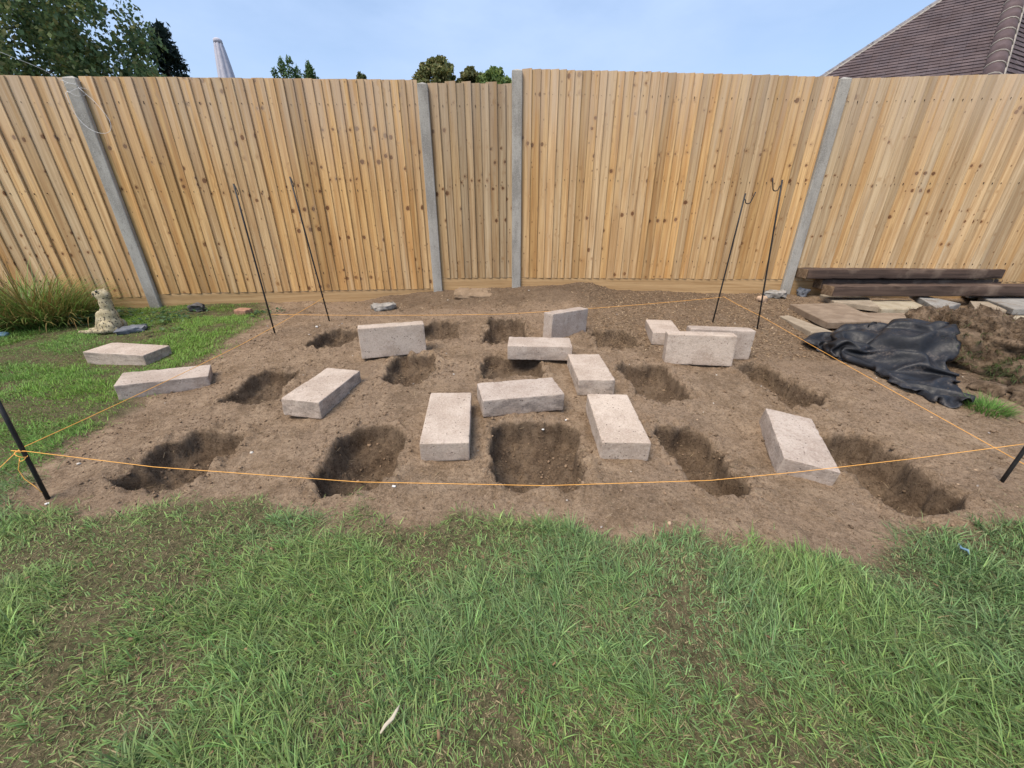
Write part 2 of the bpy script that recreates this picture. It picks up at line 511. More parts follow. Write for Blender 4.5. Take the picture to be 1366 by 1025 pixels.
def mound(x, y):
    m = .085 * np.exp(-((x - .86) / .28) ** 2 - ((y - 4.43) / .17) ** 2)
    m += .045 * np.exp(-((x - .3) / .5) ** 2 - ((y - 4.35) / .22) ** 2)
    m += .05 * np.exp(-((x + .45) / .33) ** 2 - ((y - 4.45) / .18) ** 2)
    m += .05 * np.exp(-((x - 2.95) / .55) ** 2 - ((y - 2.2) / .35) ** 2)
    return m

def ground_z(x, y, detail=True):
    x = np.asarray(x, float); y = np.asarray(y, float)
    z = base_z(x, y) + mound(x, y)
    lw = lawn_mask(x, y)
    z = z + .012 * lw
    if detail:
        near = sstep(6.5, 5.0, np.abs(x)) * sstep(5.4, 4.9, y)
        d, dep, _ = hole_field(x, y)
        z = z + near * ((fbm(x * 2.2, y * 2.2, 3, 3) - .5) * .03)
        sz = near * (1 - .7 * lw)
        z = z + sz * ((fbm(x * 4.5, y * 4.5, 14, 3) - .5) * .022 + (fbm(x * 11, y * 11, 4, 4) - .5) * .026 + (fbm(x * 48, y * 48, 8, 3) - .5) * .011)
        rim = np.exp(-((d - .03) / .05) ** 2) * (fbm(x * 25, y * 25, 12, 3) - .36) * .06
        ins = .84 * sstep(.008, -.022, d) + .16 * sstep(-.015, -.085, d)
        floor = dep * (.92 + .3 * (fbm(x * 7, y * 7, 21, 3) - .5)) + (fbm(x * 30, y * 30, 23, 3) - .5) * .045
        slump = sstep(-.04, -.15, d)                      # fallen crumbs along the foot of the wall
        z = z + rim * (1 - lw) - ins * floor * (.80 + .20 * slump)
    return z

def gz(x, y):
    return float(ground_z(np.array([x]), np.array([y]), True)[0])

def build_ground():
    def geo(a, b, s0, s1):
        out = [a]; 
        while out[-1] < b:
            t = (out[-1] - a) / (b - a); out.append(out[-1] + s0 + (s1 - s0) * t)
        return out
    xs = np.concatenate([[-400, -150, -60, -30, -18, -12, -9, -7.5], np.arange(-6.5, -2.55, .035), np.arange(-2.55, 3.15, .0092), np.arange(3.15, 6.6, .03), [7.5, 9, 12, 18, 30, 60, 150, 400]])
    ys = np.concatenate([[-400, -100, -30, -10, -4, -2, -1, -.5], np.arange(-.2, 1.0, .022), geo(1.0, 4.8, .0065, .0145)[1:], [4.9, 5.1, 5.4, 6, 8, 12, 20, 40, 90, 200, 500]])
    X, Y = np.meshgrid(xs, ys)
    Z = ground_z(X, Y)
    nx, ny = len(xs), len(ys)
    V = np.stack([X.ravel(), Y.ravel(), Z.ravel()], 1)
    d0, _, _ = hole_field(V[:, 0], V[:, 1])
    wl_ = np.where((d0 < .03) & (d0 > -.09))[0]              # ragged pit walls: shift them sideways with 3-D noise
    q = V[wl_]; am = (sstep(.03, .0, d0[wl_]) * sstep(-.09, -.05, d0[wl_]))
    for ax_ in (0, 1):
        n_ = .8 * vnoise3(q * [13, 13, 24] + 7.7 * ax_, 131 + ax_) + .2 * vnoise3(q * [34, 34, 50] + 3.1 * ax_, 141 + ax_)
        V[wl_, ax_] += (n_ - .5) * .030 * am
    i = np.arange(ny - 1)[:, None] * nx + np.arange(nx - 1)[None]
    F = np.stack([i, i + 1, i + nx + 1, i + nx], -1).reshape(-1, 4)
    me = mesh_from('ground', V, F, M_GROUND, True)
    far = sstep(5.0, 5.3, Y.ravel())
    d, dep, _ = hole_field(X.ravel(), Y.ravel())
    for nm, val in (('lawn', np.maximum(lawn_mask(X.ravel(), Y.ravel()), far)), ('chips', chips_mask(X.ravel(), Y.ravel())),
                    ('cut', np.maximum.reduce([sstep(.014, -.008, d) * (1 - .26 * sstep(-.055, -.10, d)), np.maximum(.75 * sstep(.02, .05, mound(X.ravel(), Y.ravel())), .62 * sstep(3.75, 4.25, Y.ravel() + .35 * (fbm(X.ravel() * 2, Y.ravel() * 2, 44, 3) - .5)) * sstep(-2.4, -1.4, X.ravel()) * sstep(2.9, 2.2, X.ravel())),]))):
        a = me.attributes.new(nm, 'FLOAT', 'POINT'); a.data.foreach_set('value', val.astype(np.float32))
    o = link(bpy.data.objects.new('ground', me)); o['kind'] = 'structure'
    return o
build_ground()

# ------------------------------------------------------------------ fence
POSTS = [((-3.85, 4.17), .03, 2.10), ((-.885, 4.68), .13, 2.185), ((.05, 4.73), .17, 2.305), ((3.15, 4.52), .12, 2.185)]
LEFT_END, RIGHT_END = (-6.85, 3.69), (6.15, 4.33)

def post_mesh(h):
    w, d = .052, .055                                 # half width, half depth of an H section with two slots
    s0, s1, c = .022, .016, .006
    prof = [(-w + c, -d), (w - c, -d), (w, -d + c), (w, -s1), (w - s0, -s1), (w - s0, s1), (w, s1), (w, d - c), (w - c, d), (-w + c, d), (-w, d - c), (-w, s1), (-w + s0, s1), (-w + s0, -s1), (-w, -s1), (-w, -d + c)]
    n = len(prof); V, F = [], []
    zs = np.concatenate([np.linspace(-.3, h - .028, 14), [h - .022]])
    for k, z in enumerate(zs):
        s = 1.0 if k < len(zs) - 1 else .95
        V += [(x * s, y * s, z) for x, y in prof]
    for k in range(len(zs) - 1):
        for j in range(n):
            F.append((k * n + j, k * n + (j + 1) % n, (k + 1) * n + (j + 1) % n, (k + 1) * n + j))
    V.append((0, 0, h)); t = len(V) - 1; b = (len(zs) - 1) * n
    F += [(b + j, b + (j + 1) % n, t) for j in range(n)]
    F.append(tuple(range(n - 1, -1, -1)))
    return V, F

post_lab = ['grey concrete fence post with white cord wound round its top', 'grey concrete post left of the narrow boarded gap',
            'tallest grey concrete post, right of the narrow boarded gap', 'grey concrete post behind the dark sleepers, below the tiled roof']
for k, (((x, y), zb, zt), lab) in enumerate(zip(POSTS, post_lab)):
    a = math.atan2(.17, 1) if k == 0 else (math.atan2(.11, 1) if k == 1 else (.02 if k == 2 else -.066))
    V, F = post_mesh(zt - zb)
    o = obj('concrete_post', V, F, M_POST, None, False, (x, y, zb), (0, 0, a))
    tag(o, lab, 'fence post', 'concrete fence posts')

M_NAIL = mat_simple('rusty_nail', (.03, .022, .018), (.07, .05, .035), 90, .7, .3, 0)

def fence_bay(p0, p1, zg0, zg1, zb0, zb1, zt0, zt1, n, hue, tone, label, seed, rough_top=.0018):
    """one bay: feather-edge boards lapped left to right over a gravel board; z values are heights at the two ends"""
    p0, p1 = np.array(p0), np.array(p1)
    L = np.linalg.norm(p1 - p0); ang = math.atan2(p1[1] - p0[1], p1[0] - p0[0])
    root = thing('fence_panel', label, 'fence', (p0[0], p0[1], 0), ang, 'boarded fence panels between posts')
    R = random.Random(seed)
    m = .050                                            # boards run between the posts' faces
    w = (L - 2 * m)
    pit = np.array([R.uniform(.9, 1.1) for _ in range(n)]); pit *= w / pit.sum()
    if seed == 11: pit = np.linspace(1.16, .88, n) * [R.uniform(.93, 1.07) for _ in range(n)]; pit *= w / pit.sum()
    u = m; knotseed = R.random(); left = 0
    nails = []
    for i in range(n):
        t = (u - m) / w; tt = (u + pit[i] - m) / w
        zb = zb0 + (zb1 - zb0) * t + R.uniform(-.003, .003); 
        z1 = zt0 + (zt1 - zt0) * t + R.uniform(-rough_top, rough_top)
        z2 = z1 + R.uniform(-.003, .003)
        ov = R.uniform(.016, .024) if i < n - 1 else 0.0
        bw = pit[i] + ov
        tf = R.uniform(.013, .018); thin = R.uniform(.006, .008); lap = .008 if i < n - 1 else .003
        # section: thin edge left, thick edge right lying over the next board
        fy = [-thin, -lap - tf * .97, -lap - tf, -lap]
        sec = [(0, -thin), (bw - .003, -lap - tf), (bw, -lap - tf + .003), (bw, -lap), (0, .001)]
        lean0, lean1 = R.uniform(-.003, .003), R.uniform(-.003, .003); bow = R.uniform(-.004, .004)
        V, F = [], []
        levels = [0, .33, .66, 1]
        for q in levels:
            z = zb + (z1 - zb) * q
            for (sx, sy) in sec:
                zz = z if q < 1 else (z1 if sx < bw / 2 else z2)
                V.append((sx + lean0 + (lean1 - lean0) * q, sy + bow * math.sin(math.pi * q), zz - zb))
        ns = len(sec)
        for q in range(len(levels) - 1):
            for j in range(ns):
                F.append((q * ns + j, q * ns + (j + 1) % ns, (q + 1) * ns + (j + 1) % ns, (q + 1) * ns + j))
        F.append(tuple(range(ns - 1, -1, -1))); F.append(tuple(range((len(levels) - 1) * ns, len(levels) * ns)))
        o = obj('board', V, F, M_WOOD, root, False, (u, 0, zb))
        if left == 0:
            knotseed = R.random(); left = R.choice([1, 1, 2, 2, 3, 4])
        left -= 1
        o['seed'] = knotseed * 3 + R.uniform(-.0012, .0012)
        o['tone'] = tone * R.choice([1, 1, 1.02, 1.05, 1.08, .96, .91, .80]) * R.uniform(.96, 1.04)
        o['hue'] = min(1, max(0, hue + R.uniform(-.5, .45)))
        for q in (.10, .52, .90):
            nails.append(box_vf(u + bw * .5 - .0022, u + bw * .5 + .0022, -.0205, -.014, zb + (z1 - zb) * q + R.uniform(-.008, .008) - .003, zb + (z1 - zb) * q + R.uniform(-.008, .008) + .004))
        u += pit[i]
    V, F = merge(nails); nl = obj('nails', V, F, M_NAIL, root); nl['kind'] = 'stuff'
    # gravel board and arris rails
    GV = []
    k = 14
    for j in range(k + 1):
        t = j / k; x = m - .022 + (L - 2 * m + .044) * t
        zt_, zb_ = zb0 + (zb1 - zb0) * t - .003, zg0 + (zg1 - zg0) * t
        GV += [(x, -.014, zb_ - .12), (x, -.014, zt_ - .004), (x, -.010, zt_), (x, .012, zt_), (x, .012, zb_ - .12)]
    GF = [(0, 1, 2, 3, 4), tuple(k * 5 + j for j in (4, 3, 2, 1, 0))]
    for j in range(k):
        for q in range(5):
            GF.append((j * 5 + q, (j + 1) * 5 + q, (j + 1) * 5 + (q + 1) % 5, j * 5 + (q + 1) % 5))
    g = obj('gravel_board', GV, GF, M_GRAVEL, root)
    for q in (.10, .52, .90):
        z0, z1 = zb0 + (zt0 - zb0) * q, zb1 + (zt1 - zb1) * q
        V = []
        for x, z in ((m - .02, z0), (L - m + .02, z1)):
            V += [(x, .003, z - .045), (x, .003, z + .045), (x, .062, z)]
        rl = obj('rail', V, [(0, 1, 4, 3), (1, 2, 5, 4), (2, 0, 3, 5), (0, 2, 1), (3, 4, 5)], M_RAIL, root)
    return root

def mat_rail(name, a, b):
    t = NT(name, .85, .2); P = t.tc.outputs['Object']
    g = t.noise(t.map(P, (1.5, 30, 45)), 1.0, 5, .6, .5)
    f = t.noise(t.map(P, (6, 60, 160)), 1.0, 4, .6)
    c = t.mix(t.rng(g, .3, .7), a, b)
    c = t.mix(t.rng(f, .55, .75, 0, .5), c, (.20, .12, .06))
    kv = t.voro(t.map(P, (1, 0, 1)), 6.0); c = t.mix(t.rng(kv.outputs['Distance'], .10, .05, 0, .8), c, (.10, .05, .025))
    t.bump(f, .35, .004)
    return t.color(c)
M_GRAVEL = mat_rail('gravel_board_timber', (.36, .225, .105), (.52, .35, .18))
M_RAIL = mat_rail('rail_timber', (.30, .20, .11), (.42, .29, .16))

P = [p for p, _, _ in POSTS]
fence_bay(LEFT_END, P[0], .02, .05, .16, .19, 2.08, 2.085, 30, .6, .99, 'leftmost fence panel, pale boards behind the long grass clump', 10)
fence_bay(P[0], P[1], .05, .03, .21, .18, 2.10, 2.20, 34, .1, .97, 'fence panel of orange boards left of the narrow gap panel', 11)
fence_bay(P[1], P[2], .13, .15, .30, .30, 2.185, 2.185, 10, .95, .80, 'narrow greyish fence panel of ten boards between two close posts', 12, .010)
fence_bay(P[2], P[3], .15, .15, .30, .31, 2.30, 2.18, 36, .35, .97, 'tall fence panel of knotty boards right of the narrow gap panel', 13)
fence_bay(P[3], RIGHT_END, .14, .14, .30, .31, 2.17, 2.19, 34, .7, .99, 'rightmost fence panel behind the stacked dark sleepers', 14)

# ------------------------------------------------------------------ concrete blocks
BL = [
 ((-2.782, 2.646, .058), (.011, .041, -.054), .9, 'concrete block lying on the lawn nearest the leopard statue'),
 ((-2.183, 2.238, .025), (.038, .078, .553), .8, 'concrete block crossed by the string at the lawn edge'),
 ((-1.076, 2.004, .066), (.044, -.005, 1.446), .8, 'concrete block lying on the soil beside the left pit of the middle row'),
 ((-.842, 2.615, .186), (1.568, .009, .334), .25, 'concrete block standing on its long edge left of the soil ridge'),
 ((-.311, 1.644, .058), (.026, -.085, 1.642), .3, 'concrete block lying end-on between the two middle front pits, left one'),
 ((.041, 1.906, .081), (.035, .014, .222), 1.0, 'concrete block with dark streaked front lying just behind the central front pit'),
 ((.457, 3.197, .151), (1.570, .041, .70), .3, 'farthest concrete block, standing on edge turned at an angle near the back string'),
 ((.193, 2.589, .128), (-.003, .004, -.044), .5, 'concrete block lying square to the fence in the centre of the plot'),
 ((.489, 2.262, .073), (.001, -.008, 1.58), .9, 'pitted concrete block whose front end meets another block behind it'),
 ((.505, 1.65, .051), (.007, -.060, 1.546), .3, 'concrete block with a chipped corner lying end-on right of the central front pit'),
 ((1.254, 3.121, .095), (-.017, .017, 1.383), .5, 'concrete block lying flat half hidden by an upright block'),
 ((1.298, 2.554, .140), (1.540, -.023, -.188), .2, 'front upright concrete block of the overlapping pair'),
 ((1.502, 2.693, .138), (1.555, .008, -.111), .4, 'rear upright concrete block of the overlapping pair, mostly hidden'),
 ((1.365, 1.579, -.022), (.114, -.078, 1.207), .5, 'concrete block tipped sideways at the edge of the right front pit')]
BL[8] = (BL[8][0], BL[8][1], BL[8][2], 'pitted concrete block lying end-on directly behind the chipped block')
for k, (c, r, st, lab) in enumerate(BL):
    V, F = rbox(.44, .215, .10, .012, .0042, 40 + k, .0006, .0032, .62)
    if k in (3, 6, 11, 12): pass
    o = obj('concrete_block', V, F, M_BLOCK, None, True, c, r)
    o['stain'] = st
    tag(o, lab, 'concrete block', 'concrete blocks laid out for bases')

# ------------------------------------------------------------------ soil crumbs, chips, pebbles
ICO_V = np.array([(0, 0, 1), (.894, 0, .447), (.276, .851, .447), (-.724, .526, .447), (-.724, -.526, .447), (.276, -.851, .447),
                  (.724, .526, -.447), (-.276, .851, -.447), (-.894, 0, -.447), (-.276, -.851, -.447), (.724, -.526, -.447), (0, 0, -1)])
ICO_F = np.array([(0, 1, 2), (0, 2, 3), (0, 3, 4), (0, 4, 5), (0, 5, 1), (1, 6, 2), (2, 7, 3), (3, 8, 4), (4, 9, 5), (5, 10, 1),
                  (6, 7, 2), (7, 8, 3), (8, 9, 4), (9, 10, 5), (10, 6, 1), (11, 7, 6), (11, 8, 7), (11, 9, 8), (11, 10, 9), (11, 6, 10)])

def rot_rand(n, r):
    q = r.normal(size=(n, 4)); q /= np.linalg.norm(q, axis=1)[:, None]
    w, x, y, z = q.T
    return np.stack([1 - 2 * (y * y + z * z), 2 * (x * y - z * w), 2 * (x * z + y * w), 2 * (x * y + z * w), 1 - 2 * (x * x + z * z), 2 * (y * z - x * w),
                     2 * (x * z - y * w), 2 * (y * z + x * w), 1 - 2 * (x * x + y * y)], 1).reshape(n, 3, 3)

def lumps(name, xy, size, cols, mat, sink=.3, flat=.75, parent=None):
    n = len(xy); r = np.random.default_rng(len(name) + n)
    R = rot_rand(n, r)
    J = ICO_V[None] * r.uniform(.65, 1.25, (n, 12, 1)) * r.uniform(.7, 1.2, (n, 1, 3))
    W = np.einsum('nij,nkj->nki', R, J) * size[:, None, None]
    W[:, :, 2] *= flat
    z = ground_z(xy[:, 0], xy[:, 1]) + size * flat * (1 - sink) * .8
    W += np.stack([xy[:, 0], xy[:, 1], z], 1)[:, None]
    F = (ICO_F[None] + (np.arange(n) * 12)[:, None, None]).reshape(-1, 3)
    me = mesh_from(name, W.reshape(-1, 3), F, mat)
    set_cols(me, np.repeat(cols, 12, 0))
    o = link(bpy.data.objects.new(name, me), parent); o['kind'] = 'stuff'
    return o

def scatter(n, x0, x1, y0, y1, prob, seed):
    r = np.random.default_rng(seed)
    x, y = r.uniform(x0, x1, n), r.uniform(y0, y1, n)
    k = r.random(n) < prob(x, y)
    return np.stack([x[k], y[k]], 1)

def bare(x, y): return 1 - lawn_mask(x, y)
def p_crumb(x, y):
    d, _, _ = hole_field(x, y)
    return np.clip(bare(x, y) * (.13 + .60 * np.exp(-((d - .01) / .055) ** 2) + .50 * (d < -.02) + .30 * sstep(.58, .70, fbm(x * 4, y * 4, 91, 3)) + .3 * sstep(.02, .05, mound(x, y))), 0, 1)
xy = scatter(60000, -2.5, 3.2, .95, 4.6, p_crumb, 21)
sz = np.random.default_rng(5).gamma(1.6, .0013, len(xy)) + .0014
sz = np.minimum(sz, .011)
br = np.random.default_rng(6).uniform(.5, 1.15, (len(xy), 1))
lumps('soil_crumbs', xy, sz, np.array([[.235, .163, .106]]) * br, M_CRUMB)
xy = scatter(420, -2.4, 3.2, .95, 4.5, lambda x, y: bare(x, y) * .5, 22)
rr = np.random.default_rng(8)
pal = np.array([(.62, .57, .50), (.48, .42, .36), (.33, .29, .26), (.50, .36, .24)])
lumps('small_stones', xy, np.minimum(rr.gamma(1.6, .0017, len(xy)) + .0018, .010), pal[rr.integers(0, 4, len(xy))] * rr.uniform(.8, 1.1, (len(xy), 1)), M_CRUMB, .45, .6)

def slivers(name, xy, ln, wd, th, cols, mat, tilt=.35, lift=.003, seed=3):
    n = len(xy); r = np.random.default_rng(seed)
    B8 = np.array(box_vf(-.5, .5, -.5, .5, -.5, .5)[0]); BF = np.array(box_vf(-.5, .5, -.5, .5, -.5, .5)[1])
    W = B8[None] * np.stack([ln, wd, th], 1)[:, None]
    az = r.uniform(0, 2 * math.pi, n); tl = r.normal(0, tilt, n)
    ct, st = np.cos(tl)[:, None], np.sin(tl)[:, None]
    x, y, z = W[:, :, 0] * ct - W[:, :, 2] * st, W[:, :, 1], W[:, :, 0] * st + W[:, :, 2] * ct
    ca, sa = np.cos(az)[:, None], np.sin(az)[:, None]
    gzv = ground_z(xy[:, 0], xy[:, 1]) + lift
    W = np.stack([x * ca - y * sa + xy[:, :1], x * sa + y * ca + xy[:, 1:], z + gzv[:, None]], -1)
    F = (BF[None] + (np.arange(n) * 8)[:, None, None]).reshape(-1, 4)
    me = mesh_from(name, W.reshape(-1, 3), F, mat)
    set_cols(me, np.repeat(cols, 8, 0))
    o = link(bpy.data.objects.new(name, me)); o['kind'] = 'stuff'
    return o
xy = scatter(16000, -2.5, 3.6, 2.6, 4.55, lambda x, y: chips_mask(x, y) * .75 * (hole_field(x, y)[0] > .0), 31)
r_ = np.random.default_rng(32); n = len(xy)
pal = np.array([(.36, .25, .15), (.24, .155, .09), (.44, .33, .21), (.15, .10, .065)])
slivers('wood_chips', xy, r_.uniform(.008, .030, n), r_.uniform(.003, .009, n), r_.uniform(.001, .003, n), pal[r_.integers(0, 4, n)] * r_.uniform(.7, 1.15, (n, 1)), M_CHIP)
xy = scatter(7000, -2.4, 3.0, 1.0, 3.6, lambda x, y: np.clip(bare(x, y) * (.18 + .95 * np.exp(-((hole_field(x, y)[0] + .012) / .035) ** 2)), 0, 1), 33)
n = len(xy)
slivers('dry_roots', xy, r_.uniform(.012, .045, n), r_.uniform(.0008, .0016, n), r_.uniform(.0008, .0014, n), np.array([[.42, .32, .20]]) * r_.uniform(.4, 1.1, (n, 1)), M_CHIP, .4, .003, 4)

# ------------------------------------------------------------------ grass
def blades(name, P, az, ln, wd, lean, cols, mat, levels=3, parent=None, kind='stuff', droop=1.0, tipc=None):
    """curved tapering blades; P (n,3) roots"""
    n = len(P)
    s = np.linspace(0, 1, levels + 1)
    dirx = np.stack([np.cos(az), np.sin(az)], 1); side = np.stack([-np.sin(az), np.cos(az)], 1)
    V = np.zeros((n, 2 * levels + 1, 3), np.float32)
    pos = P.copy(); prev = 0
    ang = lean.copy()
    for k in range(levels + 1):
        if k:
            a = lean + droop * (s[k] ** 1.3) * (.55 + lean * .5)
            step = (ln / levels)
            pos = pos + np.stack([dirx[:, 0] * np.sin(a) * step, dirx[:, 1] * np.sin(a) * step, np.cos(a) * step], 1)
        w = wd * (1 - .75 * s[k] ** 1.5) * .5
        if k < levels:
            V[:, 2 * k, :2] = pos[:, :2] - side * w[:, None]; V[:, 2 * k + 1, :2] = pos[:, :2] + side * w[:, None]
            V[:, 2 * k, 2] = V[:, 2 * k + 1, 2] = pos[:, 2]
        else:
            V[:, 2 * k] = pos
    m = 2 * levels + 1
    T = []
    for k in range(levels - 1):
        a = 2 * k
        T += [(a, a + 1, a + 3), (a, a + 3, a + 2)]
    T.append((2 * levels - 2, 2 * levels - 1, 2 * levels))
    F = (np.array(T)[None] + (np.arange(n) * m)[:, None, None]).reshape(-1, 3)
    me = mesh_from(name, V.reshape(-1, 3), F, mat, True)
    C = np.repeat(cols[:, None], m, 1)
    base = np.array([.55, .60, .42])[None, None]            # paler, straw-like sheath at the foot
    k = (np.arange(m) // 2 / levels)[None, :, None]
    if tipc is None:
        C = C * (1 - .0 * k)
    else:
        C = C * (1 - k) + tipc[:, None] * k
    set_cols(me, C.reshape(-1, 3))
    o = link(bpy.data.objects.new(name, me), parent)
    if kind: o['kind'] = kind
    return o

def grass_cols(x, y, r, n):
    g = np.array([.140, .212, .064]); g2 = np.array([.225, .296, .104]); g3 = np.array([.158, .235, .110]); dead = np.array([.40, .325, .18])
    a = fbm(x * 2.1, y * 2.1, 51, 3)[:, None]; b = sstep(.45, .65, fbm(x * 1.4, y * 1.4, 57, 3))[:, None]
    c = g * (1 - a) + g2 * a
    c = c * (1 - .55 * b) + g3 * .55 * b
    c = c * r.uniform(.45, 1.6, (n, 1)) * (1 + r.normal(0, .07, (n, 3)))
    return c, dead

def turf(name, x0, x1, y0, y1, n_tuft, per, lmin, lmax, wmin, wmax, seed, mask, dead_p, levels=3, spread=.022, lean0=.25, tint=(1, 1, 1), even=.05):
    r = np.random.default_rng(seed)
    tx, ty = r.uniform(x0, x1, n_tuft), r.uniform(y0, y1, n_tuft)
    vig = fbm(tx * 4.2, ty * 4.2, 61, 3)                     # vigour of the sward: lush clumps and worn patches
    vig2 = fbm(tx * 13, ty * 13, 67, 2)
    pr = np.clip(mask(tx, ty) * (sstep(.36, .56, .6 * vig + .4 * vig2) * (1 - even) + even), 0, 1)
    k = r.random(n_tuft) < pr
    tx, ty, vig = tx[k], ty[k], vig[k]
    m = len(tx)
    cnt = r.integers(per // 2, per + 1, m)
    ix = np.repeat(np.arange(m), cnt); n = len(ix)
    sw = 2 * math.pi * fbm(tx * 1.2, ty * 1.2, 71, 2)        # combed direction
    az = r.uniform(0, 2 * math.pi, n)
    rad_ = np.abs(r.normal(0, spread, n))
    px, py = tx[ix] + np.cos(az) * rad_, ty[ix] + np.sin(az) * rad_
    az = az + r.normal(0, .7, n)
    q = r.random(n) < .35; az[q] = sw[ix][q] + r.normal(0, .5, q.sum())
    lv = (.55 + .9 * sstep(.3, .7, vig))[ix]
    ln = r.uniform(lmin, lmax, n) * lv
    lean = np.abs(r.normal(lean0, .35, n)) + rad_ * 6
    wd = r.uniform(wmin, wmax, n)
    c, dead = grass_cols(px, py, r, n)
    c = c * np.array(tint) * (1 + .30 * (r.random((n, 1)) < .12))
    dm = r.random(n) < dead_p * (1.6 - 1.2 * sstep(.35, .6, vig))[ix]
    c[dm] = dead * r.uniform(.55, 1.15, (dm.sum(), 1)); lean[dm] = r.uniform(.8, 1.45, dm.sum())
    Pz = ground_z(px, py) - .003
    o = blades(name, np.stack([px, py, Pz], 1), az, ln, wd, np.minimum(lean, 1.45 if levels > 1 else 1.2), np.clip(c, .004, 1), M_GRASS, levels, droop=1.0 if levels > 1 else .1)
    return o

front_m = lambda x, y: lawn_mask(x, y)
turf('grass', -2.9, 2.9, -.05, 1.35, 22000, 13, .024, .056, .0019, .0037, 101, front_m, .17, 3, .026, .70, (1.0, 1.04, 1.0), .58)
turf('grass_tufts', -2.9, 2.9, -.05, 1.30, 1300, 30, .034, .070, .0020, .0039, 105, front_m, .06, 4, .020, .45, (.98, 1.06, 1.0), .06)
turf('short_grass', -2.9, 2.9, -.05, 1.35, 56000, 11, .012, .032, .0016, .0030, 102, lambda x, y: lawn_mask(x, y) * .95, .34, 1, .04, .9, (.98, 1.02, 1), .86)
turf('lawn_grass', -5.6, -1.9, 1.2, 4.3, 22000, 14, .016, .036, .0022, .0040, 103, lambda x, y: lawn_mask(x, y) * (.35 + .65 * sstep(3.9, 3.3, y + .35 * (x + 3))), .07, 2, .03, .35, (.85, 1.06, .55), .5)
turf('lawn_undergrowth', -5.6, -1.9, 1.2, 4.3, 17000, 11, .010, .024, .0022, .0034, 104, lambda x, y: lawn_mask(x, y), .22, 1, .04, .6, (.85, 1.06, .55), .6)

def tuft(name, label, c, rad0, n, lmin, lmax, seed, bright=1.3, wmax=.004):
    r = np.random.default_rng(seed)
    az = r.uniform(0, 2 * math.pi, n); d = rad0 * np.sqrt(r.random(n))
    x, y = c[0] + np.cos(az) * d, c[1] + np.sin(az) * d
    col = np.array([.10, .20, .04]) * bright * r.uniform(.6, 1.3, (n, 1))
    P_ = np.stack([x, y, ground_z(x, y) - .004 + (c[2] if len(c) > 2 else 0)], 1)
    o = blades(name, P_, az + r.normal(0, .5, n), r.uniform(lmin, lmax, n), r.uniform(.002, wmax, n), np.abs(r.normal(.35, .3, n)), col, M_GRASS, 3, None, None)
    tag(o, label, 'grass')
    return o
tuft('grass_tuft', 'bright green grass tuft at the foot of the black sheet', (2.575, 1.845), .085, 420, .04, .10, 201)

# ------------------------------------------------------------------ stakes and strings
def arc(c, r, a0, a1, n, ux, uz=(0, 0, 1)):
    c, ux, uz = map(np.array, (c, ux, uz))
    return [c + r * (math.cos(a) * ux + math.sin(a) * uz) for a in np.linspace(a0, a1, n)]

def stake(base, top, label, hook=None, r=.0065):
    """thin steel fencing pin; hook: +1 right, -1 left (open J at the top)"""
    b, t = np.array(base, float), np.array(top, float)
    b[2] = gz(b[0], b[1])
    root = thing('steel_stake', label, 'stake', tuple(b), 0, 'black steel stakes holding the string')
    d = t - b
    V, F = tube_vf([d * -.08, d * .3, d * .7, d], r, 8)
    obj('rod', V, F, M_STEEL, root, True)
    if hook:
        s = hook
        P_ = [d + [0, 0, -.035], d + [s * .012, -.004, -.052]]
        P_ += [d + np.array([s * (.035 - .023 * math.cos(a)), -.004, -.055 - .022 * math.sin(a)]) for a in np.linspace(.5, math.pi - .2, 7)]
        P_ += [d + [s * .068, -.004, -.025], d + [s * .078, -.004, .010]]
        V, F = tube_vf(P_, r * .62, 6); obj('hook', V, F, M_STEEL, root, True)
    return root
stake((-2.02, 3.17, 0), (-2.04, 3.17, 1.20), 'tall black steel stake at the left end of the back string', None)
stake((-1.69, 3.49, 0), (-1.78, 3.49, 1.27), 'tall black leaning steel stake just right of the leftmost tall one', None)
stake((1.86, 3.49, 0), (1.90, 3.49, 1.15), 'tall black steel stake with hook open to the right', 1)
stake((2.17, 3.31, 0), (2.06, 3.31, 1.235), 'tall black leaning steel stake with hook open to the left', -1)
stake((-1.81, 1.19, 0), (-1.775, 1.19, .43), 'short black steel stake at the front left corner of the string', None, .007)
stake((2.04, 1.30, 0), (2.06, 1.30, .30), 'short black steel stake at the front right corner of the string', None, .007)
# small prongs at the tops of the two left pins
for o in [q for q in COL.objects if q.name.startswith('steel_stake')][:2]:
    rod = [c for c in o.children][0]
    tip = np.array(max((v.co for v in rod.data.vertices), key=lambda v: v.z))
    V, F = tube_vf([tip + [0, 0, -.01], tip + [.008, -.006, -.03], tip + [.016, -.008, -.055], tip + [.012, -.006, -.075]], .0035, 6)
    obj('hook', V, F, M_STEEL, o, True)

def string(pts, label, r=.0012, n=26, sag=0.0, tail=None):
    P_ = []
    pts = np.array(pts, float)
    for a, b in zip(pts[:-1], pts[1:]):
        for t in np.linspace(0, 1, n)[:-1]: P_.append(a + (b - a) * t - np.array([0, 0, sag * 4 * t * (1 - t)]))
    P_.append(pts[-1])
    V, F = tube_vf(P_, r, 5)
    o = obj('string', V, F, M_STRING, None, True)
    tag(o, label, 'string', 'orange builders strings')
    return o
FS = [(-1.80, 1.185, .210), (-1.35, 1.197, .128), (-.60, 1.214, .045), (.13, 1.235, .010), (.80, 1.258, .018), (1.13, 1.267, .050), (1.60, 1.283, .105), (2.045, 1.30, .165)]
string(FS, 'orange string along the front of the plot between the short stakes', n=8)
string([(-1.80, 1.195, .213), (-1.73, 2.35, .235), (-1.70, 3.485, .305)], 'orange string along the left side of the plot', r=.0015, n=16, sag=.006)
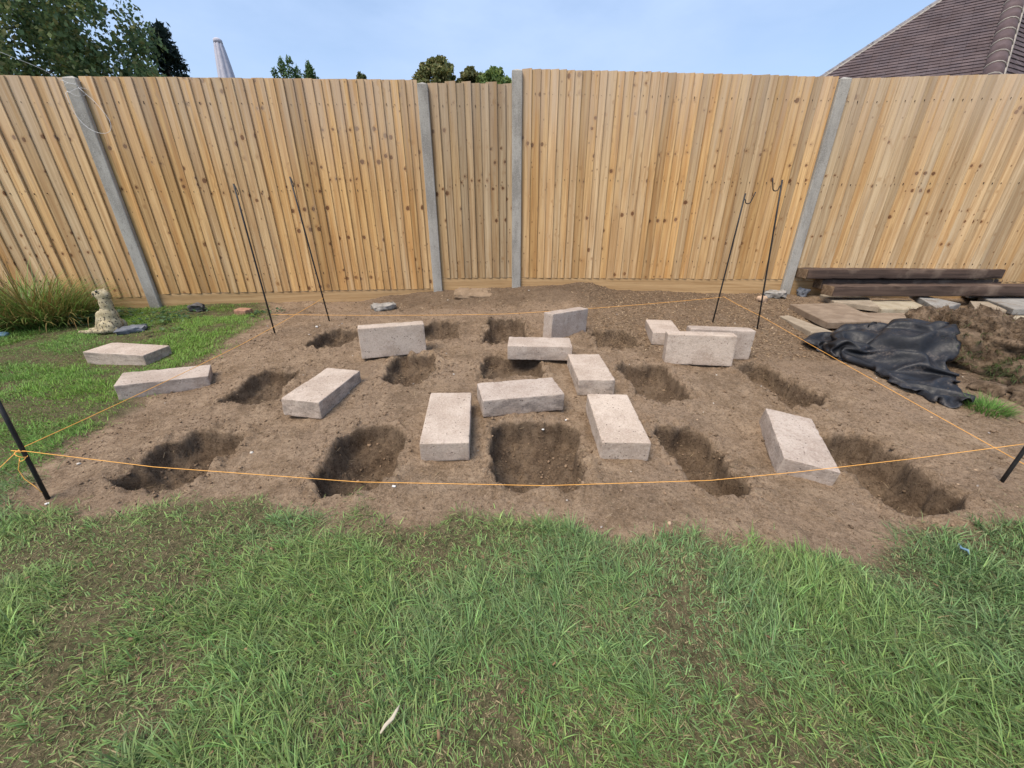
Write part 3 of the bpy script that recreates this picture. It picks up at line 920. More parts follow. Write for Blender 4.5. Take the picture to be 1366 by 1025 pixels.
string([(-2.005, 3.165, .232), (-.05, 3.33, .195), (1.905, 3.485, .312)], 'orange string along the back of the plot by the fence', r=.0015, n=20, sag=.01)
string([(1.905, 3.487, .316), (2.165, 3.30, .185), (2.09, 1.30, .065), (2.085, 1.05, .0)], 'orange string along the right side of the plot', r=.0015, n=20, sag=.004)
string([(-1.80, 1.187, .212), (-1.90, 1.06, .09), (-2.02, .93, -.03)], 'loose orange string end running from the left corner stake into the grass', n=10)
kn = [(-1.80 + .022 * math.cos(a) * (1 - k / 60), 1.183 - .010 * math.sin(a), .205 + .014 * math.sin(a * .8) - .0006 * k) for k, a in enumerate(np.linspace(0, 5 * math.pi, 40))]
kn += [(-1.815, 1.18, .165), (-1.835, 1.178, .13), (-1.83, 1.175, .09), (-1.80, 1.17, .06), (-1.785, 1.168, .03)]
V, F = tube_vf(kn, .0013, 5); tag(obj('string', V, F, M_STRING, None, True), 'orange string knot with a dangling tail on the left corner stake', 'string', 'orange builders strings')

# white cord on the left post
rope = [np.array((-4.9, 2.0, 2.66)), np.array((-4.35, 3.1, 2.36)), np.array((-3.90, 4.09, 2.085))]
rp = []
for a, b in zip(rope[:-1], rope[1:]):
    rp += [a + (b - a) * t for t in np.linspace(0, 1, 12)[:-1]]
for k in range(46):
    a = k * .55; rp.append(np.array((-3.85 + .072 * math.cos(a + 2.6) * (1 + .25 * math.sin(k * .7)), 4.165 - .075 * math.sin(a + 2.6), 2.065 - .0025 * k + .018 * math.sin(k * 1.3))))
for q in [(-3.88, 4.08, 1.93), (-3.86, 4.075, 1.80), (-3.79, 4.07, 1.70), (-3.70, 4.08, 1.66), (-3.62, 4.09, 1.68), (-3.60, 4.10, 1.76), (-3.66, 4.10, 1.88), (-3.72, 4.10, 1.95), (-3.78, 4.09, 2.02)]: rp.append(np.array(q))
# smooth the cord
rp = np.array(rp)
dn = []
for i in range(len(rp) - 1):
    p0, p1, p2, p3 = rp[max(i - 1, 0)], rp[i], rp[i + 1], rp[min(i + 2, len(rp) - 1)]
    for t in (0, .33, .66):
        dn.append(.5 * ((2 * p1) + (-p0 + p2) * t + (2 * p0 - 5 * p1 + 4 * p2 - p3) * t * t + (-p0 + 3 * p1 - 3 * p2 + p3) * t ** 3))
V, F = tube_vf(dn, .0015, 5)
tag(obj('washing_line', V, F, M_ROPE, None, True), 'white cord looped round the top of the left fence post', 'cord')

# ------------------------------------------------------------------ leopard statue
def mat_leopard():
    t = NT('painted_leopard', .85, .25); P_ = t.tc.outputs['Object']
    v = t.voro(t.vadd(P_, t.comb(t.math('MULTIPLY', t.noise(P_, 40), .03), 0, 0)), 46)
    sp = t.rng(v.outputs['Distance'], .42, .28)
    n = t.noise(P_, 30, 4)
    c = t.mix(t.rng(n, .3, .7), (.31, .255, .150), (.46, .395, .265))
    c = t.mix(t.math('MULTIPLY', sp, t.rng(n, .38, .5, .2, .95)), c, (.055, .045, .034))
    t.bump(t.noise(P_, 120), .3, .004)
    return t.color(c)

def blob_mesh(name, ells, mat, voxel, parent=None, smooth_it=6):
    """ellipsoids and capsules fused into one continuous skin"""
    import bmesh
    from mathutils import Matrix, Vector
    bm = bmesh.new()
    for e in ells:
        c, rr_ = Vector(e[0]), e[1]
        M = Matrix.Translation(c)
        if len(e) > 2: M = M @ Matrix.Rotation(e[2], 4, 'Y')
        M = M @ Matrix.Diagonal((*rr_, 1))
        bmesh.ops.create_icosphere(bm, subdivisions=3, radius=1, matrix=M)
    me = bpy.data.meshes.new(name); bm.to_mesh(me); bm.free()
    o = bpy.data.objects.new(name, me); COL.objects.link(o)
    md = o.modifiers.new('r', 'REMESH'); md.mode = 'VOXEL'; md.voxel_size = voxel
    ms = o.modifiers.new('s', 'SMOOTH'); ms.iterations = smooth_it; ms.factor = .5
    dg = bpy.context.evaluated_depsgraph_get(); dg.update()
    me2 = bpy.data.meshes.new_from_object(o.evaluated_get(dg))
    o.modifiers.clear(); o.data = me2
    me2.materials.clear(); me2.materials.append(mat)
    me2.polygons.foreach_set('use_smooth', np.ones(len(me2.polygons), bool))
    if parent is not None: o.parent = parent
    return o
def caps(a, b, r0, r1, n=7):
    a, b = np.array(a), np.array(b)
    return [(tuple(a + (b - a) * t), (r0 + (r1 - r0) * t,) * 3) for t in np.linspace(0, 1, n)]
st_x, st_y = -3.42, 3.2
st = thing('leopard_statue', 'small spotted sitting leopard statue on the lawn by the long grass', 'statue', (st_x, st_y, gz(st_x, st_y) - .004))
E = [((.015, 0, .085), (.100, .092, .088)), ((.030, 0, .15), (.080, .078, .085)), ((.042, 0, .215), (.058, .056, .075)),
     ((-.045, 0, .13), (.058, .062, .062))]
E += caps((.045, 0, .24), (.05, 0, .30), .060, .054)
E += [((.045, 0, .325), (.074, .058, .050)), ((-.014, 0, .335), (.038, .032, .029)), ((-.030, 0, .335), (.022, .022, .017)), ((.07, 0, .33), (.045, .048, .040))]
for s in (-1, 1):
    E += [((.045, s * .046, .362), (.016, .009, .018))]
    E += caps((-.055, s * .040, .12), (-.11, s * .045, .035), .030, .024)
    E += caps((-.11, s * .045, .026), (-.185, s * .050, .020), .024, .020)
    E += [((.02, s * .085, .055), (.085, .040, .055))]
    E += caps((-.03, s * .095, .022), (-.13, s * .098, .018), .022, .018, 5)
E += caps((.10, -.07, .03), (.02, -.135, .028), .022, .022) + caps((.02, -.135, .028), (-.13, -.145, .022), .022, .019) + caps((-.13, -.145, .022), (-.235, -.125, .020), .019, .014)
st.scale = (.82, .68, .95)
body = blob_mesh('body', E, mat_leopard(), .006, st)
M_EYE = mat_simple('statue_eye', (.01, .01, .01), (.03, .03, .02), 50, .3, .5, 0)
for s in (-1, 1):
    V, F = tube_vf([(-.004, s * .0445, .337), (-.004, s * .0475, .337)], [.011, .008], 10); obj('eye', V, F, M_EYE, st, True)
    V, F = tube_vf([(.043, s * .050, .360), (.043, s * .058, .362)], [.013, .009], 8); obj('ear', V, F, M_EYE, st, True)
V, F = tube_vf([(-.047, 0, .337), (-.0535, 0, .337)], [.010, .006], 8); obj('nose', V, F, M_EYE, st, True)

M_SLATE = mat_simple('blue_slate', (.085, .095, .115), (.19, .20, .22), 18, .7, .35, .5, .01)
M_STONE = mat_simple('rough_stone', (.20, .185, .165), (.36, .335, .30), 22, .95, .15, .6, .01)
def rock(name, c, dims, rotz, mat, seed, label, tilt=.1, cat='stone'):
    V, F = rbox(*dims, max(dims) / 9, min(dims) * .28, seed, max(dims) * .012, min(dims) * .3, .45)
    n_ = vnoise3(V * (3.2 / max(dims)) + seed, seed)
    V = V * (.72 + .56 * n_)[:, None]
    o = obj(name, V, F, mat, None, True, (c[0], c[1], gz(c[0], c[1]) + dims[2] * .36 + (c[2] if len(c) > 2 else 0)), (tilt, -tilt * .6, rotz))
    tag(o, label, cat); return o
rock('slate', (-3.245, 3.20), (.20, .13, .055), .6, M_SLATE, 3, 'blue grey slate lying behind the leopard statue', .12)
rock('rock', (-3.24, 3.93), (.16, .11, .09), .2, mat_simple('dark_flint', (.06, .055, .052), (.17, .16, .15), 14, .8, .3, .6, .01), 5, 'dark stone under the gravel board right of the left post')
rock('rock', (-1.33, 3.95), (.26, .15, .07), .5, M_STONE, 7, 'flat grey stone on the soil left of the narrow fence panel')
rock('rock', (2.93, 4.33), (.24, .13, .09), -.35, M_STONE, 9, 'grey broken stone just left of the right post foot')
rock('rock', (3.30, 4.42), (.13, .11, .10), .35, M_SLATE, 11, 'small dark stone between the right post and the sleepers')
rock('rock', (2.72, 4.20), (.12, .10, .06), 1.2, mat_simple('buff_stone', (.36, .25, .17), (.50, .36, .25), 25, .95, .1, .5, .008), 13, 'small buff stone in the wood chips left of the grey broken stone')
M_BRICK = mat_simple('red_brick', (.27, .14, .095), (.40, .235, .16), 40, .95, .1, .5, .006)
V, F = rbox(.13, .10, .065, .012, .005, 77, .0015, .008); o = obj('brick', V, F, M_BRICK, None, True, (-2.70, 3.83, gz(-2.70, 3.83) + .02), (.05, .03, -.15)); tag(o, 'half brick on the ground in front of the left fence panel', 'brick')
M_CLAY = mat_simple('pale_clay', (.20, .142, .092), (.28, .205, .138), 16, .95, .1, .7, .012)
V, F = rbox(.46, .22, .06, .03, .02, 91, .006, .02, .5); o = obj('clay_slab', V, F, M_CLAY, None, True, (-.42, 4.36, gz(-.42, 4.36) - .012), (.25, .05, .05)); tag(o, 'pale slab of clay on the soil bank under the narrow fence panel', 'clay')

# ------------------------------------------------------------------ paving slabs and sleepers
def slab(name, poly, z, th, mat, label, cat='paving slab', seed=1, tilt=(0, 0), group='old paving slabs by the fence'):
    c = np.mean(poly, 0)
    R = random.Random(seed)
    pts = []
    k = len(poly)
    for i in range(k):                                  # slightly ragged, chipped sides
        a, b = np.array(poly[i]), np.array(poly[(i + 1) % k])
        for t in np.linspace(0, 1, 7)[:-1]:
            j = .0025 if 0 < t < 1 else .007
            pts.append(a + (b - a) * t + [R.uniform(-j, j), R.uniform(-j, j)] - c)
    n = len(pts); V = []
    for s, zz in ((1, -th), (1, -.006), (.985, 0)):
        V += [(p[0] * s, p[1] * s, zz + tilt[0] * p[0] + tilt[1] * p[1]) for p in pts]
    F = [tuple(range(n - 1, -1, -1)), tuple(2 * n + j for j in range(n))]
    for l in (0, 1):
        for j in range(n): F.append((l * n + j, l * n + (j + 1) % n, (l + 1) * n + (j + 1) % n, (l + 1) * n + j))
    area = sum(pts[i][0] * pts[(i + 1) % n][1] - pts[(i + 1) % n][0] * pts[i][1] for i in range(n))
    if area < 0: F = [f[::-1] for f in F]
    o = obj(name, V, F, mat, None, False, (c[0], c[1], z))
    tag(o, label, cat, group); return o
def mat_slab(name, c1, c2):
    t = NT(name, .88, .2); P_ = t.tc.outputs['Object']; r = t.orand()
    P_ = t.vadd(P_, t.comb(t.math('MULTIPLY', r, 7.0), r, 0))
    n = t.noise(P_, 7, 5, .65); f = t.noise(P_, 60, 6, .75); m = t.noise(P_, 4.5, 6, .7)
    c = t.mix(t.rng(n, .3, .7), c1, c2)
    c = t.mix(t.rng(f, .52, .68, 0, .5), c, (.16, .125, .095))
    c = t.mix(t.rng(m, .54, .68, 0, .7), c, (.165, .118, .080))
    t.bump(f, .5, .006)
    return t.color(c)
M_SL = {'brown': mat_slab('brown_slab', (.19, .14, .10), (.29, .225, .165)), 'buff': mat_slab('buff_slab', (.265, .215, .158), (.365, .305, .228)),
        'yellow': mat_slab('yellow_slab', (.315, .262, .178), (.43, .38, .285)), 'grey': mat_slab('grey_slab', (.215, .205, .19), (.32, .31, .285))}
slab('paving_slab', [(2.84, 3.91), (3.42, 3.98), (3.18, 3.24), (2.68, 3.20)], .155, .055, M_SL['brown'], 'brown muddy slab in front of the sleeper ends', seed=1)
slab('edging_slab', [(2.55, 3.62), (2.66, 3.66), (2.66, 3.08), (2.47, 3.08)], .105, .045, M_SL['buff'], 'narrow edging strip left of the brown muddy slab', 'paving slab', 2)
slab('paving_slab', [(3.46, 4.35), (3.85, 4.19), (3.57, 3.72), (3.32, 3.98)], .172, .05, M_SL['buff'], 'buff slab partly under the front sleeper end', seed=3)
slab('paving_slab', [(3.66, 4.07), (4.23, 4.09), (4.03, 3.66), (3.56, 3.68)], .160, .045, M_SL['yellow'], 'pale yellow slab with a mud spot below the front sleeper', seed=4)
slab('paving_slab', [(4.36, 4.25), (4.52, 3.87), (4.02, 3.59)], .185, .05, M_SL['grey'], 'broken triangular slab right of the pale yellow slab', seed=5, tilt=(-.05, .08))
slab('paving_slab', [(4.78, 4.02), (4.93, 3.99), (4.67, 3.59), (4.44, 3.66)], .165, .05, M_SL['buff'], 'small buff slab behind the turf heap', seed=6)
slab('paving_slab', [(5.03, 4.17), (5.80, 4.19), (5.3, 3.54), (4.70, 3.58)], .185, .055, M_SL['grey'], 'large grey slab at the right edge below the front sleeper', seed=7)
slab('paving_slab', [(4.46, 3.60), (5.00, 3.50), (4.45, 2.85), (3.92, 3.12)], .13, .05, M_SL['yellow'], 'yellowish slab right behind the turf heap', seed=8)
slab('paving_slab', [(5.10, 4.40), (6.0, 4.41), (5.9, 4.22), (4.95, 4.20)], .20, .04, M_SL['grey'], 'pale narrow slab under the front sleeper at the right edge', seed=9)
slab('paving_slab', [(3.26, 3.68), (4.10, 3.66), (3.87, 3.38), (3.14, 3.26)], .125, .045, M_SL['brown'], 'wide brownish slab behind the black sheet', seed=10)
V, F = rbox(.13, .07, .055, .014, .003, 61, .001, .003)
M_OFFCUT = mat_simple('timber_offcut', (.34, .27, .17), (.47, .39, .26), 30, .85, .2, .3, .004, (1, 6, 6))
o = obj('timber_offcut', V, F, M_OFFCUT, None, True, (2.84, 3.11, gz(2.84, 3.11) + .045), (0, 0, -.25)); tag(o, 'pale timber offcut beside the black sheet on the brown slab', 'timber')

def mat_sleeper():
    t = NT('tarred_sleeper', .8, .3); P_ = t.tc.outputs['Object']
    g = t.noise(t.map(P_, (1.2, 30, 40)), 1.0, 5, .6, .4); f = t.noise(t.map(P_, (5, 90, 120)), 1.0, 4, .6); b = t.noise(P_, 4, 4)
    c = t.mix(t.rng(g, .3, .7), (.046, .030, .023), (.100, .066, .050))
    c = t.mix(t.rng(f, .55, .75, 0, .5), c, (.14, .095, .07))
    c = t.mix(t.rng(b, .55, .72, 0, .7), c, (.19, .14, .105))
    t.bump(f, .5, .006)
    return t.color(c)
M_SLP = mat_sleeper()
M_CUT = mat_simple('weathered_end_grain', (.12, .08, .05), (.24, .17, .11), 40, .9, .1, .5, .005)
def sleeper(c, dims, rz, label, seed, rx=0.0):
    V, F = rbox(*dims, .06, .008, seed, .002, .010, .6)
    r = thing('sleeper', label, 'sleeper', c, rz, 'dark timber sleepers by the fence')
    o = obj('beam', V, F, M_SLP, r, True)
    V, F = rbox(.004, dims[1] * .96, dims[2] * .94, .03, .001, seed + 2, .0008, .001)
    obj('end_grain', V, F, M_CUT, r, True, (-dims[0] / 2 - .003, 0, 0))
    return r
sleeper((4.30, 4.42, .395), (2.15, .20, .10), .00, 'rear dark sleeper lying on top against the fence', 5)
sleeper((4.62, 4.10, .265), (2.62, .16, .105), .012, 'front dark sleeper lying on the paving slabs', 6)
sleeper((4.45, 4.44, .280), (2.0, .16, .11), .0, 'lower sleeper wedged beneath the rear one', 8)

# ------------------------------------------------------------------ black membrane sheet
def mat_sheet():
    t = NT('woven_weed_membrane', .5, .4); P_ = t.tc.outputs['Object']
    n = t.noise(P_, 9, 5, .65); f = t.noise(P_, 60, 5, .75)
    c = t.mix(t.rng(n, .35, .7), (.008, .009, .012), (.017, .018, .023))
    c = t.mix(t.math('MULTIPLY', t.rng(n, .50, .68), t.rng(f, .46, .66, 0, .75)), c, (.135, .110, .092))
    t.put(t.b.inputs['Roughness'], t.rng(f, .3, .7, .42, .68))
    t.bump(t.math('ADD', 0.0, t.math('ADD', t.math('MULTIPLY', n, .8), t.math('MULTIPLY', f, .15))), .45, .012)
    return t.color(c)

# resting shape of the sheet, quarter millimetres from (2.2, 1.8, 0): all x, then all y, then all z
SHEET_Q = [
1134,1000,974,831,940,1001,1072,1041,980,1076,768,796,936,1011,989,1036,1066,1134,1180,725,760,871,917,989,1027,1097,1134,1174,1233,1269,704,832,777,852,912,986,1061,1131,1146,1215,1244,
1314,642,683,760,836,912,988,1063,1125,1174,1241,1265,1365,1408,595,604,668,743,819,895,968,1041,1116,1188,1253,1290,1351,1449,1483,601,626,664,741,802,876,946,1020,1095,1174,1254,1302,1349,
1395,1515,1550,618,630,671,726,783,858,935,1013,1090,1166,1226,1279,1327,1397,1473,1580,630,638,707,777,784,850,926,1003,1078,1142,1195,1255,1325,1398,1449,1593,1616,584,765,688,760,785,842,
912,983,1058,1118,1179,1253,1320,1375,1423,1495,1635,1661,572,667,743,804,846,917,963,1032,1099,1178,1237,1284,1333,1405,1482,1559,1682,530,644,719,780,853,912,954,1021,1099,1150,1190,1240,
1315,1392,1469,1545,1702,1728,512,620,695,768,839,886,944,1018,1060,1097,1148,1224,1301,1378,1455,1532,1609,1748,1774,501,598,674,744,800,865,934,971,1006,1057,1134,1211,1288,1364,1441,1518,
1595,1672,1795,490,578,648,708,782,850,886,920,985,1063,1124,1197,1273,1350,1427,1504,1581,1658,1815,1832,480,489,621,696,768,802,840,915,993,1071,1113,1188,1265,1341,1413,1490,1567,1643,
1703,1875,1836,483,613,691,726,774,850,920,998,1072,1121,1178,1253,1331,1401,1479,1556,1633,1709,1753,1863,483,613,668,728,774,847,925,990,1068,1115,1180,1258,1319,1391,1468,1545,1622,1699,
1773,1904,1930,490,603,682,714,773,851,918,986,1061,1111,1189,1263,1334,1402,1476,1550,1626,1704,1775,1844,1958,1990,516,623,677,699,777,846,905,982,1053,1117,1192,1268,1344,1418,1491,1559,
1630,1706,1774,1845,1919,2029,556,651,631,701,777,833,899,970,1043,1119,1195,1273,1351,1428,1502,1573,1635,1705,1778,1852,1929,2067,2101,595,599,626,705,761,829,900,977,1049,1122,1200,1278,
1355,1434,1511,1583,1639,1712,1786,1862,1940,2017,2140,2174,856,592,627,696,765,842,902,980,1057,1124,1202,1280,1358,1435,1513,1591,1644,1720,1797,1874,1952,2029,2106,2204,596,590,637,714,
770,847,904,982,1054,1126,1204,1283,1359,1436,1514,1592,1671,1735,1810,1888,1964,2030,2077,2172,2152,576,651,728,774,834,908,979,1049,1127,1206,1284,1360,1438,1515,1593,1671,1750,1825,1886,
1934,1968,2010,2054,2170,584,668,741,800,824,901,970,1049,1128,1208,1283,1363,1440,1517,1594,1670,1736,1786,1825,1868,1914,1983,2061,2205,2233,593,690,751,800,829,898,974,1044,1125,1206,
1287,1364,1439,1511,1581,1636,1678,1722,1769,1834,1913,1989,2064,2137,2263,2292,574,555,686,757,782,828,889,966,1044,1123,1202,1275,1345,1411,1480,1548,1580,1630,1684,1762,1838,1912,1985,
2058,2134,2211,2323,702,822,612,677,755,815,874,894,969,1047,1100,1171,1243,1312,1382,1449,1516,1583,1648,1719,1758,1828,1900,1974,2050,2128,2207,2354,2382,767,759,622,651,687,760,821,861,
912,991,1060,1143,1206,1280,1355,1428,1500,1571,1640,1688,1749,1784,1843,1908,1975,2047,2124,2201,2286,2417,2433,793,770,620,595,616,687,757,820,860,930,1009,1094,1178,1254,1332,1409,1483,
1555,1624,1683,1738,1764,1826,1874,1931,1988,2054,2132,2213,2290,2358,2446,821,799,647,589,573,602,678,750,807,870,949,1032,1117,1202,1285,1366,1444,1517,1584,1643,1696,1729,1788,1857,1917,
1974,2015,2069,2148,2232,2277,2352,2456,2477,847,828,676,609,558,555,609,671,740,810,885,966,1051,1137,1222,1304,1382,1459,1530,1587,1637,1675,1731,1806,1878,1944,2005,2056,2090,2169,2254,
2295,2352,2381,2490,810,706,637,571,532,551,619,690,751,823,900,982,1067,1154,1241,1322,1398,1465,1518,1564,1609,1664,1735,1813,1889,1961,2026,2081,2114,2192,2279,2317,2377,2450,2480,2611,
770,668,599,537,512,558,630,703,765,835,914,996,1082,1170,1256,1324,1384,1438,1483,1533,1593,1669,1735,1813,1892,1969,2044,2104,2142,2220,2307,2362,2432,2477,2558,2642,2681,720,629,562,508,
504,577,640,714,781,846,926,1009,1095,1182,1232,1286,1344,1401,1459,1522,1602,1670,1733,1811,1889,1967,2046,2126,2172,2254,2337,2403,2442,2503,2574,2644,2741,656,601,529,480,509,571,648,719,
784,856,936,1019,1105,1166,1229,1306,1349,1396,1456,1536,1606,1664,1731,1808,1887,1965,2043,2122,2203,2265,2331,2411,2485,2555,2623,2692,2799,2827,578,587,566,497,467,527,579,651,729,790,
864,944,1026,1110,1182,1253,1320,1375,1400,1472,1543,1595,1660,1736,1815,1892,1966,2034,2110,2194,2270,2344,2419,2492,2563,2633,2700,2764,2868,2893,606,545,539,466,455,501,579,655,723,793,
871,950,1031,1113,1191,1265,1320,1344,1406,1488,1534,1596,1673,1749,1815,1889,1967,2028,2103,2172,2248,2324,2400,2475,2549,2620,2690,2759,2830,2928,624,575,507,447,446,504,580,648,721,799,
877,956,1036,1114,1181,1250,1267,1334,1422,1497,1541,1606,1684,1760,1834,1902,1966,2041,2078,2151,2228,2304,2378,2453,2529,2598,2659,2729,2804,2957,2708,597,606,543,475,448,517,574,649,727,
805,879,951,1014,1080,1125,1188,1239,1330,1420,1500,1571,1594,1669,1749,1825,1875,1949,2001,2056,2130,2206,2282,2357,2433,2507,2571,2643,2719,2798,2881,3015,548,614,551,544,485,525,578,654,
730,793,851,905,963,1026,1079,1150,1225,1311,1386,1456,1530,1610,1663,1732,1808,1883,1905,1967,2036,2110,2187,2264,2339,2414,2488,2565,2642,2719,2798,2879,3038,3059,490,572,605,588,523,516,
570,645,690,743,798,854,911,981,1052,1134,1193,1278,1363,1450,1531,1584,1661,1722,1801,1834,1885,1950,2020,2113,2201,2285,2365,2442,2517,2582,2655,2727,2802,2881,2965,3086,433,524,537,609,
601,593,561,612,664,717,771,835,915,957,1032,1111,1192,1276,1361,1413,1493,1574,1645,1717,1763,1809,1869,1947,2050,2142,2229,2312,2390,2467,2543,2611,2684,2747,2814,2884,2964,3114,473,506,
475,531,585,625,596,619,670,718,766,800,841,917,988,1055,1106,1186,1269,1321,1402,1480,1541,1594,1701,1742,1792,1867,1984,2076,2167,2253,2334,2412,2488,2564,2639,2712,2782,2849,2900,2968,
3142,3162,404,433,439,484,534,583,629,678,702,735,743,778,845,892,961,1037,1111,1190,1268,1342,1394,1425,1454,1587,1674,1718,1780,1892,2004,2094,2180,2263,2345,2424,2502,2579,2655,2730,2805,
2872,2935,2975,3045,3179,397,360,391,425,474,520,568,618,666,683,716,786,823,889,967,1044,1100,1179,1246,1292,1312,1326,1440,1568,1646,1697,1784,1913,2012,2106,2190,2272,2354,2433,2511,2589,
2665,2741,2787,2863,2935,3006,3071,3201,2866,374,372,317,370,433,477,520,562,605,652,725,774,804,882,959,1029,1093,1172,1200,1220,1224,1301,1430,1541,1606,1686,1797,1925,2027,2115,2199,2282,
2363,2442,2520,2598,2674,2741,2766,2840,2913,2983,3051,3100,3248,425,379,359,366,387,417,466,517,577,650,709,731,804,873,934,1009,1084,1158,1126,1141,1197,1289,1412,1511,1586,1688,1813,1934,
2039,2124,2209,2291,2371,2450,2528,2606,2679,2730,2743,2812,2886,2951,3019,3093,3263,459,415,436,418,440,443,403,455,514,580,658,678,738,787,863,940,1010,1063,1134,1158,1137,1179,1280,1366,
1467,1572,1695,1822,1944,2049,2134,2218,2299,2378,2457,2534,2612,2679,2713,2725,2785,2858,2930,3006,3088,3292,3319,491,507,518,493,464,395,401,452,518,589,666,682,755,786,861,909,973,1044,
1117,1178,1151,1220,1278,1352,1456,1575,1702,1827,1951,2051,2143,2227,2306,2385,2463,2541,2614,2668,2675,2710,2787,2863,2932,3005,3086,3185,3358,525,442,466,455,441,383,398,465,532,598,672,
694,770,790,869,897,961,1029,1101,1180,1188,1269,1344,1408,1484,1599,1706,1831,1949,2056,2148,2231,2312,2390,2466,2544,2607,2653,2658,2717,2788,2867,2942,3010,3092,3189,3399,3398,557,440,
399,391,380,379,442,505,570,635,643,697,731,802,864,886,959,1031,1105,1180,1252,1323,1387,1468,1547,1647,1744,1833,1947,2054,2148,2233,2314,2390,2469,2539,2592,2639,2651,2727,2790,2868,2948,
3026,3110,3203,3332,3378,604,592,461,431,408,403,419,485,546,611,674,629,660,737,803,863,947,979,1062,1146,1225,1297,1365,1442,1521,1599,1672,1784,1869,1944,2050,2146,2228,2310,2391,2466,
2518,2552,2599,2654,2730,2794,2872,2952,3035,3124,3227,3356,3005,587,540,506,455,438,432,464,526,589,655,721,695,674,749,821,913,946,1016,1104,1187,1263,1339,1418,1501,1583,1661,1736,1808,
1908,1970,2044,2142,2224,2309,2385,2440,2477,2522,2585,2657,2722,2799,2878,2959,3043,3133,3240,3354,3359,3362,630,596,567,513,466,464,509,572,634,700,767,761,713,752,842,925,956,1048,1137,
1221,1303,1387,1470,1553,1633,1710,1785,1859,1927,2015,2043,2136,2219,2291,2354,2396,2445,2505,2580,2656,2733,2805,2885,2968,3052,3149,3257,3350,3368,3370,671,629,655,603,573,519,502,555,
617,679,746,815,814,767,758,841,923,1001,1097,1188,1275,1359,1439,1499,1572,1651,1728,1805,1882,1958,2032,2107,2118,2175,2242,2307,2369,2436,2510,2586,2656,2734,2813,2894,2979,3072,3172,
3265,3350,3369,3374,681,725,698,664,630,583,538,600,661,723,793,865,867,824,810,872,955,1047,1143,1235,1321,1387,1463,1542,1615,1675,1749,1826,1899,1976,2050,2126,2194,2194,2241,2302,2368,
2438,2513,2589,2667,2746,2825,2903,2992,3087,3181,3266,3296,3354,3369,603,687,728,717,695,645,587,643,703,764,837,912,921,881,858,908,990,1087,1179,1268,1354,1422,1500,1565,1638,1710,1773,
1849,1917,1991,2063,2138,2214,2258,2282,2324,2379,2443,2515,2593,2671,2751,2832,2919,3008,3100,3181,3238,3239,3304,3350,533,618,664,692,704,682,632,682,745,801,875,955,972,941,906,939,1023,
1121,1207,1296,1380,1460,1525,1599,1672,1739,1796,1850,1925,2001,2075,2150,2225,2291,2342,2369,2408,2461,2528,2604,2683,2764,2848,2935,3023,3101,3161,3201,3189,3274,3314,477,565,631,653,635,
679,699,724,775,843,892,953,1020,1004,960,967,1050,1137,1231,1321,1406,1486,1559,1632,1702,1766,1821,1854,1931,2008,2081,2158,2234,2303,2369,2437,2469,2502,2546,2621,2700,2783,2867,2952,
3029,3088,3133,3166,3171,3333,299,538,568,584,620,623,672,747,820,875,928,940,1026,1065,1026,995,1064,1150,1247,1339,1424,1503,1578,1651,1720,1755,1830,1860,1933,2011,2089,2166,2242,2314,
2385,2457,2528,2594,2632,2648,2725,2805,2886,2964,3017,3058,3089,3120,3175,3302,441,486,501,527,562,582,651,723,802,837,916,929,1022,1104,1095,1052,1060,1149,1240,1336,1423,1505,1583,1658,
1728,1766,1842,1864,1939,2017,2095,2171,2229,2306,2378,2441,2498,2575,2666,2726,2789,2810,2894,2964,2984,3026,3071,3126,3184,3284,381,432,458,525,508,568,642,713,786,857,910,918,1012,1105,
1154,1112,1125,1156,1225,1313,1402,1487,1570,1649,1708,1783,1847,1869,1946,2024,2100,2164,2216,2289,2367,2420,2500,2590,2691,2697,2778,2836,2873,2952,3005,3033,3086,3139,3195,3303,331,380,
418,482,548,584,613,685,755,823,878,904,994,1089,1182,1175,1195,1219,1258,1310,1379,1464,1547,1627,1706,1778,1835,1874,1952,2029,2096,2148,2208,2278,2353,2432,2520,2610,2636,2692,2746,2814,
2876,2938,3012,3072,3134,3183,3207,3321,284,287,376,441,509,548,582,653,721,784,831,890,974,1065,1157,1250,1275,1291,1324,1362,1401,1446,1530,1612,1693,1738,1806,1882,1961,2031,2084,2145,
2214,2290,2371,2455,2536,2576,2582,2636,2705,2772,2838,2910,2975,3044,3119,3192,3252,3343,251,259,401,469,509,553,620,683,739,802,874,954,1039,1128,1219,1300,1364,1401,1439,1473,1459,1519,
1596,1674,1751,1826,1900,1971,2031,2092,2165,2243,2323,2399,2465,2505,2528,2538,2602,2668,2732,2807,2880,2952,3018,3089,3166,3242,3359,262,275,429,491,530,582,645,713,784,858,937,1017,1100,
1185,1268,1347,1413,1461,1493,1471,1525,1596,1668,1744,1820,1898,1975,2054,2130,2203,2273,2335,2385,2422,2452,2479,2497,2567,2631,2706,2776,2849,2921,2997,3074,3150,3266,3344,465,297,444,
506,571,627,696,769,844,921,999,1078,1157,1237,1318,1327,1347,1404,1474,1545,1617,1690,1764,1838,1914,1992,2069,2137,2197,2245,2285,2316,2342,2370,2403,2461,2530,2604,2676,2754,2832,2909,
2983,3062,3170,3228,320,350,476,549,611,685,756,831,907,984,1060,1137,1213,1291,1316,1357,1423,1500,1573,1647,1721,1794,1867,1937,2003,2057,2098,2132,2164,2193,2221,2259,2301,2364,2435,2509,
2586,2663,2742,2818,2894,3012,3072,3132,382,418,528,605,682,747,825,899,974,1048,1122,1196,1272,1341,1374,1432,1511,1588,1655,1720,1770,1837,1909,1936,1964,1986,2021,2058,2099,2146,2197,
2270,2343,2417,2494,2571,2649,2727,2804,2913,2973,459,527,590,663,741,819,896,971,1046,1118,1189,1262,1335,1403,1479,1508,1572,1633,1700,1747,1806,1819,1833,1866,1906,1956,2014,2077,2146,
